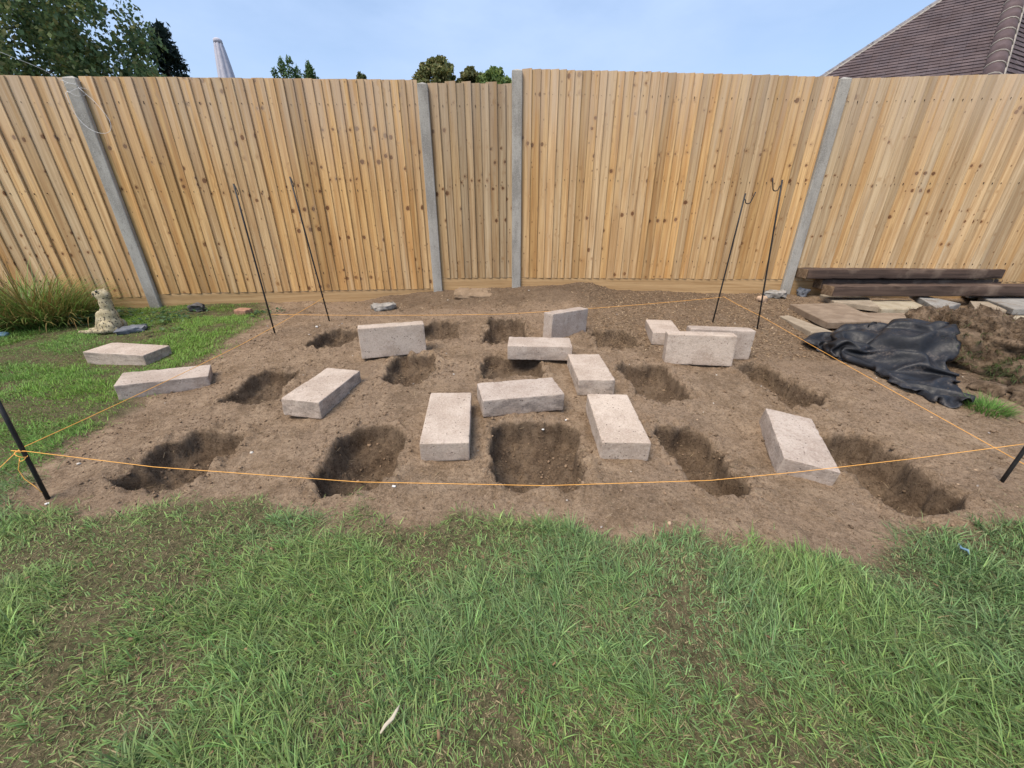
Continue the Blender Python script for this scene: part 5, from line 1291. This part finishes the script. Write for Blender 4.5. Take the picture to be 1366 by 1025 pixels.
def build_sheet():
    """woven sheet lying in loose folds over two clods"""
    out = np.array([(2.27, 2.72), (2.30, 2.62), (2.33, 2.48), (2.34, 2.36), (2.42, 2.28), (2.40, 2.12), (2.38, 2.00), (2.44, 1.92), (2.52, 1.915), (2.60, 2.02), (2.68, 2.14), (2.78, 2.30), (2.88, 2.46), (2.96, 2.66), (2.95, 2.84), (2.80, 2.95), (2.62, 2.98), (2.48, 2.97), (2.36, 2.90), (2.28, 2.82)])
    gx, gy = np.arange(2.2, 3.05, .0135), np.arange(1.85, 3.05, .0135)
    X, Y = np.meshgrid(gx, gy); p = np.stack([X.ravel(), Y.ravel()], 1); nx = len(gx)
    ins = np.zeros(len(p), bool)                         # grid points inside the outline
    for k in range(len(out)):
        (x0, y0), (x1, y1) = out[k], out[(k + 1) % len(out)]
        ins ^= ((y0 > p[:, 1]) != (y1 > p[:, 1])) & (p[:, 0] < (x1 - x0) * (p[:, 1] - y0) / (y1 - y0 + 1e-12) + x0)
    F = [q for i in range(len(gy) - 1) for q in ((i * nx + j, i * nx + j + 1, (i + 1) * nx + j + 1, (i + 1) * nx + j) for j in range(nx - 1)) if ins[list(q)].all()]
    used = sorted({v for f in F for v in f}); ix = {v: k for k, v in enumerate(used)}
    F = [tuple(ix[v] for v in f) for f in F]
    co = np.array(SHEET_Q, float).reshape(3, -1).T / 4000.0 + [2.2, 1.8, 0.0]
    co[:, 0] = 2.26 + (co[:, 0] - 2.26) * .95; co[:, 2] = .03 + (co[:, 2] - .03) * 1.12
    co[:, 2] = np.maximum(co[:, 2], ground_z(co[:, 0], co[:, 1]) + .004)
    x, y, z = co.T
    o = obj('sheet', co, F, mat_sheet(), None, True)
    sb = o.modifiers.new('fine', 'SUBSURF'); sb.levels = 1; sb.render_levels = 1
    m = o.modifiers.new('thick', 'SOLIDIFY'); m.thickness = .003
    tag(o, 'crumpled black woven membrane sheet heaped on the soil at the right', 'sheet')
    k = int(np.argmax(z - 3 * np.hypot(x - 2.74, y - 2.86)))
    top = co[k]
    V_, F_ = tube_vf([top + .7 * np.array(q) for q in ([-.05, 0, -.03], [-.045, 0, .0], [-.015, 0, .022], [.02, 0, .018], [.035, 0, -.01], [.03, .0, -.04])], .004, 6)
    obj('cord_loop', V_, F_, M_STEEL, o, True)
build_sheet()

# ------------------------------------------------------------------ heap of lifted turf
M_TURF = mat_simple('turf_soil', (.075, .051, .033), (.225, .160, .106), 22, .97, .1, .9, .02)
def clod(name, c, dims, seed, label, rotz=0, tiltx=0, lump=.62):
    """lump of lifted turf: a dense rounded body broken up by noise"""
    import bmesh
    bm = bmesh.new(); bmesh.ops.create_icosphere(bm, subdivisions=5 if max(dims) > .2 else 3, radius=1)
    V = np.array([v.co[:] for v in bm.verts]); F = [tuple(v.index for v in f.verts) for f in bm.faces]; bm.free()
    n1 = vnoise3(V * 1.9 + seed * 3.1, seed) - .5; n2 = vnoise3(V * 5.5 + seed, seed + 1) - .5; n3 = vnoise3(V * 14 + seed, seed + 2) - .5; n4 = vnoise3(V * 30 + seed, seed + 3) - .5
    k = 1 + lump * n1 * 1.6 + lump * .7 * n2 + lump * .45 * n3 + lump * .25 * n4
    V = V * k[:, None] * np.array(dims)
    o = obj(name, V, F, M_TURF, None, True, (c[0], c[1], gz(c[0], c[1]) + c[2]), (tiltx, 0, rotz))
    tag(o, label, 'turf clod', 'heap of lifted turf clods'); return o
heap = [clod('turf_clod', (3.26, 2.80, .10), (.25, .20, .23), 1, 'upper fibrous turf clod behind the black sheet', .3),
        clod('turf_clod', (3.34, 2.42, .11), (.32, .25, .24), 2, 'largest brown turf clod at the right edge of the heap', -.5),
        clod('turf_clod', (3.02, 2.50, .06), (.20, .20, .15), 4, 'turf clod with green blades touching the black sheet', .2),
        clod('turf_clod', (3.12, 2.18, .02), (.19, .13, .085), 5, 'grassy turf clod lying in front of the heap'),
        clod('turf_clod', (2.88, 1.90, .012), (.10, .07, .045), 6, 'small bare clod lowest in front of the heap'),
        clod('turf_clod', (3.02, 1.98, .015), (.12, .09, .055), 7, 'medium bare clod beside the small one in front of the heap'),
        clod('turf_clod', (2.76, 2.03, .010), (.07, .06, .04), 8, 'smallest clod next to the tip of the black sheet')]
def on_obj_roots(o, n, seed, up=.0):
    r = np.random.default_rng(seed)
    me = o.data; co = np.array([v.co[:] for v in me.vertices]); no = np.array([v.normal[:] for v in me.vertices])
    ok = np.where(no[:, 2] > up)[0]; k = r.choice(ok, n)
    a = o.rotation_euler.z; R_ = np.array([[math.cos(a), -math.sin(a), 0], [math.sin(a), math.cos(a), 0], [0, 0, 1]])
    return co[k] @ R_.T + np.array(o.location), no[k] @ R_.T, r
def fibres(o, n, seed, green, lmin, lmax, name='roots'):
    P_, N_, r = on_obj_roots(o, n, seed, -.2)
    az = np.arctan2(N_[:, 1], N_[:, 0]) + r.normal(0, .8, n)
    col = np.array([.17, .115, .07]) * r.uniform(.4, 1.4, (n, 1))
    g = r.random(n) < green; col[g] = np.array([.085, .135, .04]) * r.uniform(.6, 1.3, (g.sum(), 1))
    a = o.rotation_euler.z; Ri = np.array([[math.cos(a), math.sin(a), 0], [-math.sin(a), math.cos(a), 0], [0, 0, 1]])
    L_ = (P_ - np.array(o.location)) @ Ri.T
    b = blades(name, L_, az - a, r.uniform(lmin, lmax, n), r.uniform(.0014, .0028, n), np.minimum(np.abs(r.normal(1.0, .35, n)), 1.6), col, M_GRASS, 3, o, 'stuff')
    return b
for k, (o, n, g) in enumerate(zip(heap, (5200, 6500, 2600, 2000, 120, 160, 60), (.02, .04, .45, .7, 0, .05, 0))):
    fibres(o, n, 400 + k, g, .015, .05 if g < .3 else .085)

# ------------------------------------------------------------------ long grass clump at the left
r = np.random.default_rng(500)
n = 2600
cx, cy = -4.45, 3.50
az = r.uniform(0, 2 * math.pi, n); d = np.sqrt(r.random(n))
x = cx + np.cos(az) * d * .55; y = cy + np.sin(az) * d * .32
Pz = np.stack([x, y, ground_z(x, y)], 1)
ln = r.uniform(.22, .62, n) * (1.15 - .35 * d)
c0 = np.array([.135, .215, .050]) * r.uniform(.5, 1.4, (n, 1)); br_ = r.random(n) < .16
c0[br_] = np.array([.22, .17, .06]) * r.uniform(.6, 1.3, (br_.sum(), 1))
tip = np.where((r.random(n) < .38)[:, None], np.array([[.27, .165, .065]]) * r.uniform(.5, 1.3, (n, 1)), c0 * 1.25)
sg = blades('sedge_clump', Pz, az + r.normal(0, .7, n), ln, r.uniform(.005, .011, n), np.minimum(np.abs(r.normal(.25, .22, n)) + .35 * d, 1.0), c0, M_GRASS, 5, None, None, 1.15, tip)
tag(sg, 'clump of long arching green and brown grass by the left fence', 'grass clump')
# loose leafy weeds by the statue and along the fence foot
def weed(c, n, R0, leaf, seed, label, h=.05, col=(.055, .105, .045), cover=True):
    r = np.random.default_rng(seed)
    V, F, C = [], [], []
    for k in range(n):
        a, dd = r.uniform(0, 6.283), R0 * math.sqrt(r.random())
        p = np.array([c[0] + dd * math.cos(a), c[1] + dd * math.sin(a), 0]); p[2] = gz(p[0], p[1]) + r.uniform(.008, h)
        a2 = r.uniform(0, 6.283); L_ = leaf * r.uniform(.6, 1.2); w_ = L_ * .42; tl = r.uniform(-.2, .7)
        u = np.array([math.cos(a2) * math.cos(tl), math.sin(a2) * math.cos(tl), math.sin(tl)]); sd = np.array([-math.sin(a2), math.cos(a2), 0])
        b = len(V)
        V += [p, p + u * L_ * .35 + sd * w_, p + u * L_ * .8 + sd * w_ * .6, p + u * L_, p + u * L_ * .8 - sd * w_ * .6, p + u * L_ * .35 - sd * w_, p + u * L_ * .5 - [0, 0, .15 * L_]]
        F += [(b, b + 1, b + 6), (b + 1, b + 2, b + 6), (b + 2, b + 3, b + 6), (b + 3, b + 4, b + 6), (b + 4, b + 5, b + 6), (b + 5, b, b + 6)]
        C += [np.array(col) * r.uniform(.6, 1.4)] * 7
    me = mesh_from('weed', V, F, M_LEAF); set_cols(me, np.array(C))
    o = link(bpy.data.objects.new('ground_cover' if cover else 'weed', me))
    if cover: o['kind'] = 'stuff'
    else: tag(o, label, 'weed')
weed((-3.78, 3.50), 110, .22, .05, 1, 'low leafy weed between the long grass and the statue', .10, cover=False)
weed((-3.25, 3.62), 130, .28, .035, 2, 'low dark weed behind the leopard statue at the left post foot', .05)
weed((-2.45, 3.80), 60, .16, .03, 3, 'small weed on the worn ground right of the half brick', .03)
weed((-3.05, 3.30), 26, .20, .04, 4, 'sparse pale weed leaves on the lawn right of the slate', .02, (.12, .19, .07))

# ------------------------------------------------------------------ small litter
M_WHITE = mat_simple('bleached_wood', (.40, .35, .26), (.55, .49, .38), 30, .85, .2, .3, .003, (1, 8, 8))
V, F = tube_vf([(-.026, 0, 0), (-.012, .002, .001), (.006, -.001, .002), (.020, .002, .003), (.030, .004, .004)], [.002, .0042, .0048, .0036, .001], 6)
V = [(v[0], v[1], v[2] * .55) for v in map(np.array, V)]
tag(obj('wood_sliver', V, F, M_WHITE, None, True, (-.262, .462, gz(-.26, .46) + .035), (0, -.1, .95)), 'pale bleached wood sliver lying in the front grass', 'stick')
M_BLUE = mat_simple('blue_plastic', (.10, .19, .27), (.15, .26, .34), 40, .5, .4, .2)
V, F = tube_vf([(0, -.018, 0), (.004, -.008, .008), (-.003, .005, .006), (.005, .018, .010)], [.002, .005, .004, .003], 6)
tag(obj('plastic_scrap', V, F, M_BLUE, None, True, (1.50, .945, gz(1.5, .945) + .025), (0, 0, .2)), 'blue plastic scrap in the grass at the right', 'litter')
V, F = rbox(.10, .07, .03, .015, .008, 19, .003, .006)
tag(obj('plastic_scrap', V, F, M_BLUE, None, True, (-4.22, 3.06, gz(-4.22, 3.06) + .015), (.2, .1, .4)), 'blue plastic scrap at the foot of the long grass clump', 'litter')
M_SHELL = mat_simple('white_flint', (.62, .60, .56), (.78, .76, .72), 60, .6, .3, .3)
for k, (x, y, s, lab) in enumerate([(-.47, 1.235, .007, 'white pebble on the front rim of the second pit from the left'), (-1.78, 1.16, .006, 'white pebble at the foot of the front left stake'),
                                    (-1.72, 3.30, .014, 'white pebble on the soil behind the back left pit'), (.16, 1.72, .006, 'white pebble behind the central front pit'), (.28, 1.75, .006, 'white pebble right of the dark streaked block')]):
    V, F = rbox(s * 2.2, s * 1.5, s, s / 2, s * .35, 70 + k, s * .05, s * .2)
    tag(obj('pebble', V, F, M_SHELL, None, True, (x, y, gz(x, y) + s * .35), (.2, .1, k)), lab, 'pebble', 'white pebbles on the soil')
# fallen leaves in the grass
M_DEADLEAF = mat_attr('dead_leaf', .8, .2)
r = np.random.default_rng(610)
xy = np.stack([r.uniform(-1.6, 1.8, 40), r.uniform(.35, 1.05, 40)], 1)[:40]
slivers('fallen_leaves', xy, r.uniform(.007, .018, 40), r.uniform(.003, .007, 40), np.full(40, .0010), np.array([[.25, .155, .085]]) * r.uniform(.6, 1.2, (40, 1)), M_DEADLEAF, .6, .022, 9)

# ------------------------------------------------------------------ beyond the fence: parasol, house, trees
def parasol():
    root = thing('parasol', 'closed grey parasol standing behind the fence', 'parasol', (-4.50, 7.5, base_z(-4.5, 5).item()))
    zb = root.location.z
    M_CAN = mat_simple('grey_canvas', (.40, .40, .46), (.50, .50, .56), 14, .9, .15, .2, .01)
    M_POLE = mat_simple('grey_metal', (.16, .16, .17), (.22, .22, .23), 30, .5, .5, 0)
    V, F = [], []
    k, lv = 64, 16
    for i in range(lv + 1):
        t = i / lv
        z = 3.40 - t * 1.75
        rad_ = .055 + .165 * t ** .8 if t < .7 else .055 + .165 * .7 ** .8 - .10 * (t - .7)
        cxo = .02 * t
        for j in range(k):
            a = 2 * math.pi * j / k
            fold = 1 + (.16 + .12 * t) * (abs(math.sin(a * 4 + .9 * t)) ** .7 - .6)
            V.append((cxo + rad_ * fold * math.cos(a), rad_ * fold * math.sin(a), z - zb))
    for i in range(lv):
        for j in range(k): F.append((i * k + j, (i + 1) * k + j, (i + 1) * k + (j + 1) % k, i * k + (j + 1) % k))
    obj('canopy', V, F, M_CAN, root, True)
    V, F = tube_vf([(0, 0, 3.38 - zb), (0, 0, 3.425 - zb), (0, 0, 3.445 - zb)], [.062, .060, .035], 16)
    obj('cap', V, F, M_CAN, root, True)
    V, F = tube_vf([(0, 0, 0), (0, 0, 1.7), (0, 0, 3.3 - zb)], .025, 12); obj('pole', V, F, M_POLE, root, True)
    V, F = tube_vf([(0, 0, 0), (0, 0, .07), (0, 0, .09)], [.30, .30, .05], 24); obj('base', V, F, M_POLE, root)
parasol()

def mat_tile():
    t = NT('plain_tile', .85, .25); P_ = t.tc.outputs['Object']
    n = t.noise(P_, 2.4, 4); f = t.noise(P_, 26, 5, .7); v = t.voro(P_, 5.5).outputs['Color']
    c = t.mix(t.rng(n, .3, .7), (.078, .056, .056), (.120, .090, .090))
    c = t.mix(t.rng(v, .4, .7, 0, .4), c, (.085, .070, .078))
    c = t.mix(t.rng(f, .60, .72, 0, .55), c, (.30, .27, .27))
    t.bump(f, .3, .01)
    return t.color(c)
M_TILE = mat_tile()
M_RIDGE = mat_simple('ridge_tile', (.085, .060, .061), (.128, .094, .094), 5, .85, .2, .3, .01)
M_MORTAR = mat_simple('mortar', (.27, .245, .215), (.38, .35, .31), 20, .95, .1, .4, .01)
M_HWALL = mat_simple('house_brick', (.22, .12, .085), (.33, .20, .14), 12, .95, .1, .3, .01)

def house():
    EL, ER, ER2, EL2 = [np.array((*q, 2.4)) for q in ((4.79, 10.93), (8.40, 8.24), (15.2, 11.2), (10.5, 16.0))]
    AP = np.array((11.42, 11.65, 6.5))
    root = thing('house', 'neighbouring house with plum tiled hipped roof beyond the right fence', 'house', (9.5, 11.5, 0))
    O = np.array((9.5, 11.5, 0))
    cen = (EL + ER + ER2 + EL2) / 4
    # walls
    b = [cen + (q - cen) * .92 for q in (EL, ER, ER2, EL2)]
    V = [(q[0] - O[0], q[1] - O[1], 0.0) for q in b] + [(q[0] - O[0], q[1] - O[1], 2.36) for q in b]
    obj('wall', V, [(0, 1, 5, 4), (1, 2, 6, 5), (2, 3, 7, 6), (3, 0, 4, 7), (4, 5, 6, 7)], M_HWALL, root)
    def face(A, B_, name, seed, tiles=True):
        """roof slope A-B-apex with lapped tile courses"""
        R = np.random.default_rng(seed)
        nrm = np.cross(B_ - A, AP - A); nrm /= np.linalg.norm(nrm)
        e = (B_ - A) / np.linalg.norm(B_ - A); up = np.cross(nrm, e)
        H_ = (AP - A) @ up
        V, F = [], []
        ncr = int(H_ / .105)
        for k in range(ncr):
            h0, h1 = k * .105, min((k + 1) * .105 + .02, H_ - .001)
            t0, t1 = h0 / H_, h1 / H_
            l0, l1 = (A + (AP - A) * t0 - A) @ e, (A + (AP - A) * t1 - A) @ e
            r0, r1 = (B_ + (AP - B_) * t0 - A) @ e, (B_ + (AP - B_) * t1 - A) @ e
            if r0 - l0 < .1: break
            w = .165; st_ = l0 + (k % 2) * w / 2 - w
            x = st_
            while x < r0:
                a, b_ = max(x + .001, l0), min(x + w - .001, r0)
                if b_ - a > .02:
                    lift = .021 + R.uniform(-.003, .004)
                    a1, b1 = max(a, l1), min(b_, r1)
                    if b1 <= a1: b1 = a1 + .002
                    n0 = len(V)
                    for (xx, hh, zz) in ((a, h0, lift), (b_, h0, lift), (b1, h1, .004), (a1, h1, .004), (a, h0, .0), (b_, h0, .0)):
                        V.append(A + e * xx + up * hh + nrm * zz - O)
                    F += [(n0, n0 + 1, n0 + 2, n0 + 3), (n0 + 4, n0 + 5, n0 + 1, n0), (n0 + 4, n0, n0 + 3), (n0 + 1, n0 + 5, n0 + 2)]
                x += w
        o = obj(name, V, F, M_TILE, root); o['kind'] = 'stuff'
        o2 = obj('roof', [A - O - nrm * .01, B_ - O - nrm * .01, AP - O - nrm * .01], [(0, 1, 2)], M_TILE, root)
    face(EL, ER, 'roof_tiles', 1); face(ER, ER2, 'roof_tiles', 2); face(ER2, EL2, 'roof_tiles', 3); face(EL2, EL, 'roof_tiles', 4)
    def hip(A, n_up, rad_, mat, cap=True, m0=0):
        d = AP - A; L_ = np.linalg.norm(d); d = d / L_
        side = np.cross(d, (0, 0, 1)); side /= np.linalg.norm(side); up = np.cross(side, d)
        k = int(L_ / .34)
        for i in range(k):
            p0, p1 = A + d * (i * .34), A + d * (i * .34 + .352)
            V, F = [], []
            m = 9
            for q, (p, rr) in enumerate(((p0, rad_ * 1.05), (p1, rad_ * .97))):
                for ri in (rr, rr - .018):
                    for j in range(m):
                        a = math.pi * (-.06 + 1.12 * j / (m - 1)); V.append(p + side * rr * 0 + (side * math.cos(a) + up * math.sin(a)) * ri - O - up * .02)
            for j in range(m - 1):
                F += [(j, j + 1, 2 * m + j + 1, 2 * m + j), (m + j, 3 * m + j, 3 * m + j + 1, m + j + 1), (j, m + j, m + j + 1, j + 1), (2 * m + j, 2 * m + j + 1, 3 * m + j + 1, 3 * m + j)]
            for j in (0, m - 1): F.append((j, 2 * m + j, 3 * m + j, m + j))
            obj('hip_tile', V, F, mat, root, True)
            # mortar joint showing as a pale ring
            V = []
            for pp in (p0 - d * .006, p0 + d * .012):
                for ri in (rad_ * 1.07, rad_ * .9):
                    for j in range(m):
                        a = math.pi * (-.06 + 1.12 * j / (m - 1)); V.append(pp + (side * math.cos(a) + up * math.sin(a)) * ri - O - up * .02)
            obj('mortar_joint', V, F, M_MORTAR, root, True)
        # mortar bedding along both feet of the tiles
        for sgn in (-1, 1):
            q = side * sgn * rad_ * 1.0
            V, F = tube_vf([A + q - up * .028 - O, A + q - up * .028 + d * L_ * .98 - O], .028, 6)
            obj('mortar_bed', V, F, M_MORTAR, root)
    hip(ER, 0, .15, M_RIDGE)
    hip(EL, 0, .055, mat_simple('grey_hip', (.16, .15, .16), (.25, .24, .25), 6, .8, .2, .2))
    hip(ER2, 0, .14, M_RIDGE)
house()

def leaf_cloud(name, centres, radii, n, size, cols, mat, parent, seed, hollow=.5, aspect=.6):
    r = np.random.default_rng(seed)
    k = r.integers(0, len(centres), n)
    dv = r.normal(size=(n, 3)); dv /= np.linalg.norm(dv, axis=1)[:, None]
    rad_ = (hollow + (1 - hollow) * r.random(n)) ** .6
    P_ = np.array(centres)[k] + dv * rad_[:, None] * np.array(radii)[k]
    R = rot_rand(n, r)
    L_ = size * r.uniform(.6, 1.3, n)
    Q = np.array([(-.5, 0, 0), (0, -.5 * aspect, .06), (.5, 0, 0), (0, .5 * aspect, .06)])
    W = np.einsum('nij,kj->nki', R, Q) * L_[:, None, None] + P_[:, None]
    F = np.arange(4 * n).reshape(-1, 4)
    me = mesh_from(name, W.reshape(-1, 3), F, mat)
    ci = r.integers(0, len(cols), n)
    set_cols(me, np.repeat(np.array(cols)[ci] * r.uniform(.6, 1.35, (n, 1)), 4, 0))
    return link(bpy.data.objects.new(name, me), parent)

M_BARK = mat_simple('bark', (.07, .055, .042), (.17, .14, .11), 14, .95, .1, .6, .03, (1, 1, .3))
M_BIRCH = mat_simple('birch_bark', (.20, .19, .17), (.42, .40, .37), 9, .9, .1, .4, .02, (1, 1, 3))
def trunk(parent, top, r0, limbs, seed, mat=M_BARK):
    R = random.Random(seed)
    V, F = tube_vf([(0, 0, -.1), (R.uniform(-.1, .1), R.uniform(-.1, .1), top * .5), (R.uniform(-.15, .15), R.uniform(-.1, .1), top)], [r0, r0 * .7, r0 * .15], 8)
    parts = [(V, F)]
    for k in range(limbs):
        z = top * R.uniform(.3, .9); a = R.uniform(0, 6.28); L_ = top * R.uniform(.15, .32)
        parts.append(tube_vf([(0, 0, z), (math.cos(a) * L_ * .5, math.sin(a) * L_ * .5, z + L_ * .35), (math.cos(a) * L_, math.sin(a) * L_, z + L_ * .6)], [r0 * .3, r0 * .2, r0 * .04], 5))
    V, F = merge(parts); return obj('trunk', V, F, mat, parent, True)

def tree(name, label, loc, blobs, n, size, cols, seed, top, r0, limbs=12, mat=M_BARK, hollow=.35, aspect=.6):
    root = thing(name, label, 'tree', loc)
    trunk(root, top, r0, limbs, seed, mat)
    leaf_cloud('crown', [b[0] for b in blobs], [b[1] for b in blobs], n, size, cols, M_LEAF, root, seed + 1, hollow, aspect)
    return root
# big birch at the left: drooping sprays of small leaves, made of many small clusters
R = random.Random(3)
bl = []
for k in range(420):
    t = R.random(); a = R.uniform(0, 6.28)
    z = 1.6 + 9.6 * t
    lim = 4.9 * (1 - .38 * max(0, (t - .45) / .55))
    rr_ = lim * R.random() ** .42
    s = R.uniform(.28, .62)
    bl.append(((rr_ * math.cos(a), rr_ * math.sin(a) * .55, z), (s, s, s * 1.3)))
tree('birch_tree', 'large leafy birch tree filling the top left corner', (-15.3, 13.6, .1), bl, 115000, .135, [(.20, .285, .115), (.155, .235, .10), (.25, .32, .125), (.32, .32, .13), (.135, .21, .105)], 31, 9.5, .22, 22, M_BIRCH, .1, .62)

def conifer(name, label, loc, h, r0, n, cols, seed, dense=.5, size=.16):
    root = thing(name, label, 'tree', loc)
    r = np.random.default_rng(seed)
    trunk(root, h * .97, .16, 0, seed)
    V, C = [], []
    nb = int(h * 16)
    Ps, Dv = [], []
    for k in range(nb):
        t = r.random() ** .8; z = h * (.12 + .88 * t); L_ = r0 * (1 - t) ** .85 * r.uniform(.65, 1.15) + .12; a = r.uniform(0, 6.283)
        m = int(n / nb)
        s = r.random(m) ** .7
        dr = -.35 * s + .22 * s * s
        x = np.cos(a + r.normal(0, .10, m)) * L_ * s; y = np.sin(a + r.normal(0, .10, m)) * L_ * s
        zz = z + L_ * dr + r.normal(0, .05, m) - np.abs(r.normal(0, .09, m)) * s
        Ps.append(np.stack([x + r.normal(0, .05, m), y + r.normal(0, .05, m), zz], 1))
    P_ = np.concatenate(Ps); n = len(P_)
    Rm = rot_rand(n, r); Q = np.array([(-.5, 0, 0), (0, -.16, .04), (.5, 0, 0), (0, .16, .04)])
    W = np.einsum('nij,kj->nki', Rm, Q) * (size * r.uniform(.6, 1.3, n))[:, None, None] + P_[:, None]
    me = mesh_from('crown', W.reshape(-1, 3), np.arange(4 * n).reshape(-1, 4), M_LEAF)
    set_cols(me, np.repeat(np.array(cols)[r.integers(0, len(cols), n)] * r.uniform(.6, 1.3, (n, 1)), 4, 0))
    link(bpy.data.objects.new('crown', me), root)
    return root
conifer('spruce_tree', 'dark spruce tree right of the birch with thin drooping branches', (-11.55, 16.2, .1), 6.62, 1.75, 8500, [(.034, .058, .046), (.050, .075, .055), (.026, .045, .038)], 41, size=.20)
def cypress(label, loc, h, w, seed, cols=((.085, .155, .050), (.125, .20, .060), (.060, .115, .048))):
    R = random.Random(seed); bl = []
    for k in range(70):
        t = R.random(); rr_ = w * math.sqrt(R.random()) * (1 - t ** 6 * .55); a = R.uniform(0, 6.28)
        bl.append(((rr_ * math.cos(a), rr_ * math.sin(a), h * (.05 + .95 * t)), (.10 * w + .05, .10 * w + .05, .34)))
    return tree('cypress_tree', label, loc, bl, 9000, .13, list(cols), seed, h * .9, .12, 6, M_BARK, .2, .35)
cypress('bright green conifer top above the fence right of the parasol', (-8.45, 18, .1), 6.0, .85, 51)
cypress('smaller conifer top beside the larger one above the fence', (-7.62, 18, .1), 5.9, .50, 52)
def broad(label, loc, top, w, seed, n, cols, size=.22, low=4.0):
    R = random.Random(seed); bl = []
    for k in range(260):
        t = R.random(); lim = w * math.sqrt(max(.03, 1 - (2 * t - 1) ** 2)); rr_ = lim * R.random() ** .4; a = R.uniform(0, 6.28); s = R.uniform(.10, .22) * w
        bl.append(((rr_ * math.cos(a), rr_ * math.sin(a), low + (top - low - s) * t), (s, s, s * .9)))
    return tree('broad_tree', label, loc, bl, n, size, cols, seed, top * .9, .25, 12, M_BARK, .2, .62)
broad('round topped olive tree above the narrow fence panel', (-4.6, 30, 0), 9.95, 1.75, 61, 26000, [(.19, .205, .075), (.15, .175, .065), (.24, .215, .08)], .20, 5.0)
broad('dark low tree between the round tree and the green one above the fence', (-2.65, 30.5, 0), 9.55, 1.0, 62, 14000, [(.15, .165, .065), (.19, .18, .07)], .20, 5.0)
broad('fresh green tree crown left of the tallest post', (-1.0, 29.6, 0), 9.30, 1.5, 63, 18000, [(.17, .25, .075), (.14, .21, .065), (.21, .27, .08)], .20, 5.0)
broad('low bushy green crown joining the trees above the narrow panel', (-1.75, 30.2, 0), 9.22, .95, 65, 12000, [(.15, .20, .065), (.18, .20, .07)], .20, 5.0)
broad('tiny distant tree top above the fence left of the narrow panel', (-9.5, 30, 0), 9.12, .75, 64, 5000, [(.11, .14, .06), (.14, .15, .06)], .18, 5.0)
